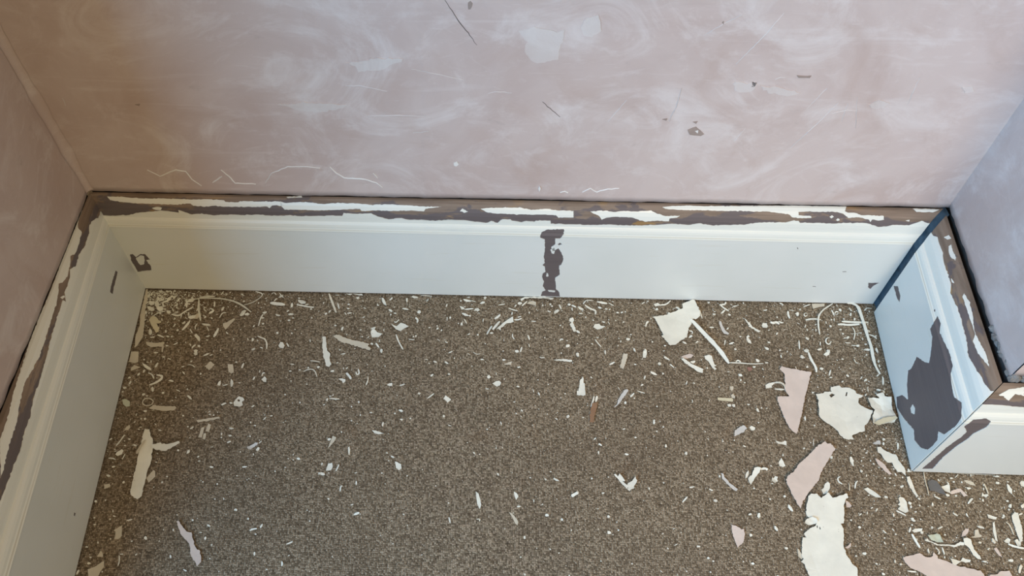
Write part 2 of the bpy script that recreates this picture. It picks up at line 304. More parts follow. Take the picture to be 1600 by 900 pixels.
w|2|4|766.8,-314.5 769.2,-313.2 772.5,-317.5 775.2,-312.5 779.1,-317.4 782.8,-323.6 781.5,-324.8 778,-323.6 785.2,-330.9 788.5,-326.6 793.5,-323.4 798.7,-317 800.6,-323.2 797.1,-329.5 794.9,-335.7 791.3,-337 787.5,-340.7 783.2,-335.3 776.6,-327.4 769,-317.6|white bird-shaped flake|near the front of the carpet right of centre|784.7,-335.4 785.8,-334.4 786.8,-335.6 785.7,-336.6
l|1|2|955,-248.9 957.6,-238.8 971.4,-229.8 973.8,-230.4 976.7,-235.7 972.3,-239.8 962.9,-245.4|lavender white flake|left of the tip of the big pink notched flake|
w|0|3|981.5,-232.2 985,-230.1 990.8,-232.7 988.9,-236.8 983.8,-237.6|small white lumpy chip|right of the lavender white flake|
w|0|3|1018.1,-254.2 1027.6,-256 1033,-253.3 1035.1,-255.2 1034,-261.2 1028.2,-259.3 1020.9,-258.8|white key-shaped chip|below the tip of the big pink notched flake|
w|0|4|1016.7,-290.1 1021.7,-282.3 1024.4,-287.4 1026.1,-295 1022.2,-296.4 1017,-295.2|white hooded chip|left of the broad pink blade flake|
l|0|3|927.2,-308.3 930.6,-309.5 931.2,-314.5 940.3,-325.6 948.8,-332.8 945.9,-336 942.6,-334.2 933.4,-324.5 927.8,-317.1|lavender grey stick|left of the white chunky curl, sloping down to the right|
w|1|5|966,-317 974.1,-307.4 977.7,-299.8 982.7,-298.4 987.3,-299.6 985.3,-304.7 977.9,-313.6 968.7,-326.3 966.9,-322.6|white chunky curl|left of the broad pink blade flake, with a side tail|
w|0|4|1001,-318.2 1003.1,-313.2 1005.3,-314.4 1007.6,-311.2 1011.6,-312.4 1009.7,-316.2 1010.4,-319.3 1005.2,-321.9 1001.9,-320.1|white starry chip|touching distance left of the broad pink blade flake|
p|2|6|1021.4,-317.8 1026.1,-311.5 1035.6,-305.6 1045.1,-293.4 1063.9,-277.6 1083.3,-260.2 1092.9,-255.4 1095.5,-259.3 1100.6,-258.5 1106.3,-267.6 1099.7,-275.6 1093.1,-283.4 1084.6,-295.2 1076.5,-305.5 1070.9,-318.1 1064.5,-323.2 1056.8,-332.1 1048,-342 1039.3,-352.6 1034.7,-362.4 1030.2,-353.8 1025.4,-336.3 1022.2,-326.5|broad pink blade flake|on the carpet above the tall white jagged flake|
w|0|3|1073,-331.1 1077.3,-328 1080.3,-321.7 1085.2,-318.5 1087.5,-321.6 1086,-329 1080.8,-336.5 1074.5,-338.5|white egg-shaped chip|right of the lower tip of the broad pink blade flake|
w|1|4|1171.9,-262.4 1177.6,-261.6 1180.2,-266.1 1182.3,-267.4 1193.1,-273.1 1197.9,-273.6 1199.6,-278.8 1199.2,-282.7 1204.8,-294.1 1205.5,-300.5 1203.7,-307.5 1199.1,-301.9 1193,-302 1189.2,-293.1 1188.4,-286.7 1182.2,-287.5 1179.3,-284.3 1174.8,-272.8 1171.5,-271.5 1170.9,-268.9|white jagged flake|near the front bottom corner of the right skirting|
p|0|3|1164.3,-280.8 1168.9,-282 1176.8,-289.5 1180.6,-298.4 1183.9,-304.7 1179.9,-306 1175.1,-301.1 1166.1,-288.5|brownish pink strip|beside the white jagged flake near the skirting corner|
w|0|4|1204.4,-309.4 1209.5,-308.2 1211.1,-318 1212.8,-331.6 1214.6,-339 1211.5,-339.8 1208,-331.7 1204.7,-319.4|cream carrot-shaped chip|just in front of the white jagged flake|
w|0|2|1127.1,-278.3 1129.6,-278.2 1131.9,-284 1129.6,-293 1127.4,-290.5 1126.1,-285.4|white almond chip|right of the broad pink blade flake|
l|0|3|1167.5,-255.2 1178.1,-249.7 1180.2,-251 1179.5,-256.3 1171.3,-257.1|lavender shell-like chip|below the crumpled cream flake|
w|1|4|1135.9,-329.4 1142.5,-326.8 1148.6,-331.1 1154.3,-336.9 1157.7,-342.5 1151.2,-341.9 1143.1,-336.1|cream tongue-shaped chip|between the broad pink blade flake and the white toothed flake|
k|1|4|1235,-316.3 1242.1,-312.4 1248.6,-314.8 1253,-324.7 1255.4,-337 1250.1,-334.6 1241.7,-330.5 1234.7,-330|dark grey flake|on the carpet in front of the chimney skirting corner|
w|1|4|1252.7,-323.5 1261.3,-320.8 1264.1,-319.5 1263.2,-316.4 1266,-317 1266.3,-322 1263.6,-333.2 1256.2,-330.2|white mitten-shaped flake|between the dark grey flake and the pink chevron flake|
p|1|3|1262.9,-333.8 1265.8,-330 1276.5,-326.1 1281.3,-326 1285,-331.5 1288.1,-337 1282.4,-338.4 1279.8,-331 1272,-333 1265.5,-335|pink chevron flake|in front of the chimney skirting|
g|0|3|1290.8,-312.5 1296.4,-312 1303.9,-315 1305.8,-320.6 1300.1,-319.5 1293.8,-316.5|pale lens-shaped chip|above right of the pink chevron flake|
w|0|3|1309.5,-337.2 1312.7,-331 1314.1,-334.1 1319.7,-333.4 1320.1,-335.8 1315.5,-339 1313.3,-336.6|white crown-shaped chip|right of the pink chevron flake|
w|0|3|1354,-316.6 1356,-317.8 1358.9,-325.2 1356.4,-332.7 1352.8,-327.2|white diamond chip|in front of the chimney skirting near the right edge|
w|1|4|1183.6,-343.2 1186.7,-340.5 1191.6,-341.9 1194.8,-347.9 1193.3,-362.4 1188.5,-364.9 1182.4,-361.4 1178.9,-359.1 1184.3,-354.1 1180.6,-352.4 1184.4,-349.3|white toothed flake|in front of the chimney skirting corner, bitten on its left side|
w|0|3|1309.3,-363.9 1312.5,-365.1 1321.9,-368.5 1319.7,-371.6 1309.1,-369.9|white curved bar|on the front right carpet below the white crown-shaped chip|
w|0|3|1373.8,-315 1377.3,-311.8 1382.6,-312.3 1379.5,-321.1 1374.5,-319.9|white knuckle-shaped chip|at the right edge of the photo below the chimney skirting|
w|1|7|1049.8,-343 1055.4,-338.6 1059.4,-339.2 1063.7,-338.5 1069.1,-345.4 1079,-337.5 1081.7,-337.4 1085.6,-345.1 1107.5,-338.4 1108.2,-344.7 1104.4,-346.2 1099.8,-354.7 1098.1,-365.8 1093.8,-382.3 1088.9,-383.1 1092,-390.5 1089.1,-406.6 1086.4,-415.9 1087.7,-427.7 1094.4,-441.8 1098.7,-445.5 1095.9,-460.8 1031.1,-461.8 1026.3,-446.7 1026,-441.6 1022,-438.4 1026.2,-433.9 1024.7,-431.3 1025.5,-423.5 1030.7,-403.6 1036,-403.5 1033.7,-398.2 1042.4,-391.3 1052.7,-386.4 1055,-381.7 1044.5,-373.6 1042.2,-368.2|tall white jagged flake|cut off by the bottom of the photo, right side|1054,-386.4 1055.5,-385.7 1055.4,-389 1054,-389.8/1057.4,-388.4 1058.8,-387.8 1059,-391.1 1057.6,-391.9
w|4|4|1037.2,-382 1041.1,-377.1 1049.9,-373.5 1054.7,-376.2 1055.8,-381 1051.8,-384.4 1042,-386.2 1037.8,-384|grey white curl|on the left edge of the tall white jagged flake|
p|1|2|1105,-346.9 1109.1,-349.6 1112.3,-355.2 1109.3,-358 1104,-357.4|pinkish white tab|under the top right corner of the tall white jagged flake|
p|2|3|1088.1,-417.2 1093.3,-414.5 1098.1,-409.8 1097,-415.7 1091.7,-418.7|pink thorn-shaped bit|at the right edge of the tall white jagged flake|
g|1|3|1020.1,-419.6 1022.2,-420.3 1025.4,-427.4 1029.7,-429.3 1023.4,-434.6 1019.7,-430.1|pale ear-shaped bit|at the left edge of the tall white jagged flake|
p|0|3|931.1,-386.5 937.6,-387.8 942.5,-390.4 944.8,-393 948.9,-392.3 949.1,-399.7 944.6,-411.7 935.5,-419.7 933.1,-409.2 930.9,-397.3|pinkish half-moon flake|left of the tall white jagged flake|
w|0|3|563.4,-343.4 567.5,-346.2 569.8,-353.1 572.1,-362.8 570.3,-369.7 566,-361.5|slender white leaf-shaped chip|on the bare front carpet left of centre|
g|0|2|612.3,-373.1 616.3,-375.1 623,-382.4 625.7,-387.8 624.4,-392.5 621.1,-389.2 616.4,-379.8|pale feather-shaped chip|right of the slender white leaf-shaped chip|
w|0|2|619,-342.4 623.5,-345.1 625.8,-349.3 622.2,-355 620.1,-349.4|cream flag-shaped chip|behind the pale feather-shaped chip|
p|1|4|142.9,-396.3 145.2,-394.9 154.8,-405.4 161.2,-410.5 167.1,-411.1 171.3,-420.9 175.9,-429.9 180.2,-435 183.5,-435.5 188.2,-445.1 189.7,-452 185.5,-458.4 182.3,-452.8 174.9,-445.3 168.8,-430 162.6,-422.3 152.1,-413.3 150.5,-409.4|mauve lightning-shaped flake|near the front left of the carpet|
g|0|3|62.4,-422.1 60.5,-411 57.6,-409.7 63.9,-404.3 67.3,-402.6 71.3,-417.3 68.6,-421.3|cream cut-corner chip|front left carpet, between the left skirting and the mauve lightning-shaped flake|
g|0|3|37.7,-463.9 46.6,-460 52.6,-454.9 56.9,-452.3 59.1,-459.8 55.9,-466.1 54.3,-473.6 41.3,-473.8|beige fin-shaped flake|at the bottom edge of the photo by the left skirting|
g|0|2|45,-446.2 47.9,-438.4 51.1,-441 53.4,-446.7|small cream hood-shaped chip|just behind the beige fin-shaped flake|
p|1|5|1167.5,-429.5 1193.6,-423.2 1197.8,-427.1 1203.8,-428.9 1211,-426.9 1213.8,-421.6 1217.6,-426.8 1217.2,-430.7 1228.8,-433.7 1240.2,-439.3 1259.7,-444.2 1272,-446.5 1275.8,-457.3 1200.8,-458.4 1188.7,-450.4 1174.8,-444.2 1169,-436.6|long pinkish white flake|at the bottom right edge of the photo|
p|1|4|1283.3,-452.1 1295.5,-450.6 1299.2,-447.4 1313.4,-445.8 1315,-456.6 1281.7,-457.2|pale pink corner flake|at the bottom edge right of the long pinkish white flake|
w|2|5|1203.8,-405.3 1208.6,-402.5 1210.8,-406.5 1213.9,-407.1 1222.1,-410.9 1238.2,-410.7 1246,-411.2 1255.4,-406.4 1260.3,-407.6 1259.1,-411.6 1254,-411.1 1245.1,-414.2 1229.8,-412.1 1220.4,-412.3 1212.4,-407.8|white stringy strip|above the long pinkish white flake|
w|2|4|1260.6,-402.3 1266.4,-400.9 1271.1,-402.8 1271.3,-408.8 1272.2,-416.7 1277.3,-425.8 1277.6,-431 1273.2,-430.4 1268.4,-424.6 1265,-414.2 1260.2,-410.3|white club-shaped flake|joined to the right end of the white stringy strip|
n|3|5|1211.2,-397.8 1221,-396.3 1225.4,-394.9 1228.8,-396.8 1229.6,-408.2 1221.8,-407.6 1214.7,-404.4|pale green domed flake|above the white stringy strip|
w|1|4|1234.3,-430.4 1240.1,-430.9 1248.6,-433.4 1253.5,-428.1 1256.8,-430 1263.7,-431.2 1262,-434.5 1255.9,-435.2 1249.9,-433.4 1240.2,-439.3 1235.5,-437.5|white jagged sliver|behind the long pinkish white flake, on its right half|
w|0|3|1191.9,-390.1 1196.7,-387.3 1207.5,-387.1 1205.9,-390.5 1194.4,-393.4|cream bean-shaped chip|left of the pale green domed flake|
p|0|2|1261.2,-398.3 1264.6,-391.5 1270.9,-386 1275.7,-385.9 1273.3,-391.4 1266.3,-396.9|pink oval chip|above the white club-shaped flake|
g|0|3|1273.7,-398.8 1281.3,-395.9 1283.8,-387.8 1288.8,-387.1 1288.7,-393.8 1291.6,-395.1 1290.1,-397.8 1280.2,-399.3|pale boot-shaped chip|right of the pink oval chip|
w|0|3|1313.5,-377.1 1316.2,-375 1314.5,-386.6 1311.4,-404.1 1308.7,-402.2 1309.8,-390.7|white tapering strip|left of the large white slab-shaped strip at the right edge|
w|1|3|1343.3,-367 1349.5,-360.6 1354.6,-361.9 1353.7,-372.3 1352.4,-386 1347,-403.5 1342.3,-405.6 1342.6,-392.9 1342.8,-372.5|large white slab-shaped strip|at the right edge of the photo on the front carpet|
w|0|3|1321,-403.3 1328,-398.5 1331.1,-401.1 1327.3,-406.5 1323.5,-405.9|white nugget chip|below left of the large white slab-shaped strip|
p|0|2|1302.8,-414.2 1307.2,-412.8 1309.3,-418.7 1310.7,-426.5 1306.9,-424|pink petal-shaped chip|below the white tapering strip|
w|1|3|1336,-402.4 1340.1,-400.3 1344.3,-405.6 1342,-410.2 1337.1,-411|white stubby chip|at the foot of the large white slab-shaped strip|
"""
SLIVERS = """
1.8|21.5,-52.1 28.4,-45.7 39.2,-41.4
2.6|51.4,-48.2 63.8,-50.3 68.6,-43.1 83.2,-31.5
3.2|75.5,-78.1 84.4,-60
2.6|67.3,-17.4 71.4,-23.8 72.3,-33.4
1.6|96.3,-75.3 94.6,-70.6 97.1,-64.4
2.8|37.6,-87.4 49,-91.7
1.5|98.8,-111.7 103.5,-104.1
3.7|88.8,-12 115.2,-10.5
3.7|89.2,-16.9 92.4,-34.5 95.9,-44 102,-59.6
2.4|115.7,-19.4 118.1,-30.7
1.9|166.4,-26.2 176.9,-21.9 188.5,-12.7 194.8,-2.7 180.6,1
1.8|130.5,-51.8 133.8,-42.2 139.7,-42.1
2.6|110.9,-34 119.6,-37.8 111.8,-44.4
1.6|107,-40.5 100.7,-35.9 102.9,-31
1.8|102.8,-48.5 109,-50 105.2,-53.2
1.6|113.1,-68.6 119.2,-78.6
3.6|129.4,-89.8 133.6,-72.8
2.6|200,-86.6 206.4,-89.5 212.5,-90.9 217.3,-99.9 218.5,-110.4
2.1|197.7,-66.6 198.4,-52.5 200.6,-42.9
4.3|208.6,-20.3 219.8,-23.2 234,-24.5
2.4|253.9,-24 271,-26.8 282.4,-27.3
1.6|214,-16.9 218.4,-11.1
2.1|220.6,-0.4 228.8,-9.2
1.6|207.5,-2.4 211.5,1.1 215.8,-3.8
1.8|418.8,-51.7 421.7,-54.8 426.4,-48.4
2.4|423.7,-77.3 430.3,-93.3 437.9,-106.7
3.5|304.1,0.1 310.7,-14.5 321.2,-38.3
1.9|314.4,-1.3 321.8,-1.9
1.9|458.7,0.8 477.7,0.5
2.9|453.2,-43.8 457.5,-47.6 456.7,-54
1.6|334.9,-36.4 338.1,-41.1
2.6|392.7,-94.9 398.8,-103.1
1.6|398.5,-87.9 397.7,-92.5
4|582.1,-64.2 587.3,-57 593.7,-47.4
3.4|572.5,-74.5 576.2,-65.1 580.6,-57.2
1.9|616.3,-43.7 624.3,-44.3 630.3,-41
1.9|630.3,-16.1 635,-11.1 639.1,-6.1
2.7|608.1,-20.7 616.2,-24.5 622.9,-26.3
2.4|544.3,-6.9 552.6,-9.9
1.6|534.3,-25.3 549,-23.8
1.9|552.3,-22.9 551.2,-28.6
2.4|533.7,-44.2 538.8,-53.5
1.6|623,-38.8 629,-37
2.4|693.2,-11.2 696.3,-20.9
2.2|714.1,-12.3 721.4,-16.2
1.6|714.6,-17.2 715.1,-23.6
2.4|692.1,-83.2 694.9,-79.3 698.1,-80.8
1.8|615.2,-71.9 614.6,-76.6 617.9,-81.9
1.3|641.5,-89.8 642.8,-96.6
2.9|627.9,-106 630.4,-96.1
3|891.3,-11.1 897.5,-16.6
2.7|930.7,-16.6 932.6,-34.3
1.6|907.6,-58.6 913.6,-59.3 912.3,-64.8
1.3|774,-43 776.3,-49.2
2.4|750.2,-79.5 755.1,-87.1 760,-93.1
1.9|753,-74.8 756.3,-76.3
2.7|836.2,-52.5 838.2,-44.6 841.7,-42.1
1.9|864.3,-8.5 875.4,-6.6 883,1.1
2.4|733.9,-9.4 738.9,-1.9 751.8,-2.4
3.3|736.5,-11.8 745.7,-18.8 755,-21.8 753.2,-30.7
1.6|776.7,-20.5 779.5,-17.2
1.9|776.8,-5.8 785.3,-11.3
2.4|813,-94.1 815.1,-100.9
3.4|1046.6,-38.6 1050.9,-40.9 1056.9,-37.6 1061.6,-41.4
2.5|965.5,-5.1 975.9,-4 977.5,1.1
2.5|966.8,-5.9 972.2,-11.5 980.3,-17
3|1080.6,-15.3 1079.9,-22.6 1081.3,-29.8
1.9|1083.1,-12.8 1092.3,-14.2
2.1|1088.7,-73 1086.1,-89.9
3.5|1107.9,-32.3 1119.1,-30.4 1133.8,-31.7
2.2|1109,-5.6 1122.4,-0.3
1.1|1112.7,-21.7 1108.5,-25.9 1105.9,-21.9 1110.1,-17.8 1112.7,-20.5
1.9|1142.6,-73.2 1137.1,-80.3 1131.9,-76.6 1134.2,-68.8 1139.9,-67.1
1.7|1069.4,1.1 1075.5,-1.5 1072.2,-4.9
3.8|1167.7,-34.8 1184.5,-35.2 1200.9,-34.8 1213.1,-34.5
3|1159.5,-41.4 1167.3,-39.6 1177.9,-40.7 1197.2,-38.9
2.2|1211.8,-11.2 1217.3,-5.3 1226.1,-5.8
3|1208.1,-58.4 1216,-62.1 1219.5,-66.7
1.6|1217.3,-62.1 1221.7,-60.4
1.6|1183.7,-44.8 1186.1,-55 1180.8,-69.2
1.3|1178,-58 1187.6,-57.3 1197.6,-54.7
1.3|1174.3,-80.2 1182.9,-80.8
1.9|1155.8,-10.9 1157.3,-16.6 1158.3,-21.4
1.4|1166.1,-17.2 1161.8,-21.3 1159.6,-17.3 1163.4,-13.7 1165.9,-15.9
3.5|54.9,-161.1 63.9,-162.3 64.7,-168 58.4,-175.3 49.2,-180.4
2.2|40.7,-157.1 48.6,-161.2 52.9,-168.3
3.5|53.4,-182.4 56.8,-190.8
1.5|98.9,-142.7 105.6,-141.8 111.7,-146.1
1|41.2,-232.3 42,-228.2
1.5|219.8,-160.2 219.9,-153.8 223.6,-153.7
1.8|283.1,-150.2 288.8,-146.4 296.2,-144.8 302.6,-149.7 306.6,-159.7
2|291.5,-130.2 307,-131.3
3.5|351.5,-150.8 357.4,-157.1 360.5,-162.1
2.3|366.5,-148.3 368.4,-154 372.6,-151.7 369.8,-143.8
1.5|386.4,-156.5 387.8,-163.6 384.9,-172.3
2|482.6,-193.4 492.6,-184.7
1.6|551.3,-108.6 557.3,-112.2 563.7,-110.5
1.3|541.6,-109.5 545.7,-113.2
2.3|659,-114.3 663.5,-116.4 666.7,-114.9
2.3|738,-202.5 742.3,-191.3 743.9,-184.2
3.8|745.9,-194 748.9,-183.4
1.8|869.2,-122.8 875.7,-129.4
1.8|812.8,-172.8 824.6,-176.8
1|898.2,-186.5 899.1,-190 896.9,-192.1
1|782.2,-166.3 785.4,-171.3
3.9|1032.9,-153.6 1044.5,-153.3 1049.7,-160.4 1049.4,-169
2.8|1032.3,-164.4 1047.5,-165.5
2.1|977.3,-116.6 981.1,-112.8 985.7,-117.2
3.4|1099.9,-94.2 1100.8,-109.3 1105.7,-124.1 1105.2,-133
2.1|1125.5,-138.4 1129.7,-128
1.3|1069,-97.2 1072.1,-101.7
1.3|1073.4,-122.6 1074.9,-128.5
2.1|1124.9,-138.4 1129.7,-128
2.9|1172.3,-106.9 1173.5,-112.9 1177.8,-114.3
2.3|1181.8,-166.1 1182.3,-158.9
2.4|25.6,-282.6 28.1,-276.8 33,-264.3
1.4|40.2,-303.4 42.4,-294.4
2.3|19.8,-301.9 25.6,-301.8 29.7,-303.6
1.4|235.5,-273.9 239.5,-269.9
2.5|366.8,-346.7 366.4,-338.7 369.3,-338.7
1.9|746.7,-265 749.1,-265.3 751.4,-267.5
3|987.1,-300.8 995.8,-299.4 997.8,-301.9
1.2|1078,-249.7 1075,-261.7
1.9|1105.6,-310 1100.8,-312.6 1101.4,-318.2 1106,-321.8
1.7|1116.9,-321 1114.4,-332.2
1.7|1123.6,-328.3 1126.2,-319.6 1130.5,-316.4
2.4|1285.7,-348.7 1290.8,-343.7 1295.6,-340
2.7|1319.5,-317.2 1320.7,-324.7 1320.3,-333.4
1|1357,-332.7 1359.3,-336.3
1.5|1213.2,-297.9 1340,-303.4
2.4|1329.2,-369.6 1333.6,-367.1 1332.8,-364.1
2.1|1176.7,-360.9 1182.8,-364.4 1188.8,-368.5
1|1278.7,-308.6 1285.3,-302.8
1.7|1232.5,-301.6 1231.7,-315.1 1232.4,-327.6 1230.8,-337.5
2.2|864.8,-354 873.2,-345.5
4.1|703.1,-347.9 708,-345 713.5,-342.1
1.6|566.1,-384.8 570.7,-384 570.2,-387.4
1.9|526.3,-382.1 528.7,-390.9
2.6|261.2,-402.2 263.4,-396.8
2.3|247,-406.4 251.1,-404.4 256.9,-403.6
1.8|301.4,-425.2 309.8,-421.1
2|24.8,-471 26,-464.7
2|75,-444.4 77.7,-452 77.7,-458.9
1.3|75.1,-442.5 80.1,-442.4
2.7|1189.8,-395.5 1193.6,-406.1 1196.4,-415.3
2.2|1187.2,-392.9 1191.2,-385.4
2.2|1355,-364.7 1362.1,-361.8
2.2|1333,-375.4 1337.8,-379.4 1338.1,-394.3
2.4|1325.7,-407.2 1333.5,-411.7 1346.7,-414.1
3.7|1327.7,-448.2 1330.5,-441.7 1334.7,-437.2
1.9|1219.4,-413.6 1223.7,-419.5 1220.4,-424.1
1.9|1228.7,-413.5 1229,-424
1.6|1169.8,-448.2 1182.6,-449.2
4.1|1363.2,-352.7 1369.2,-349.1
"""
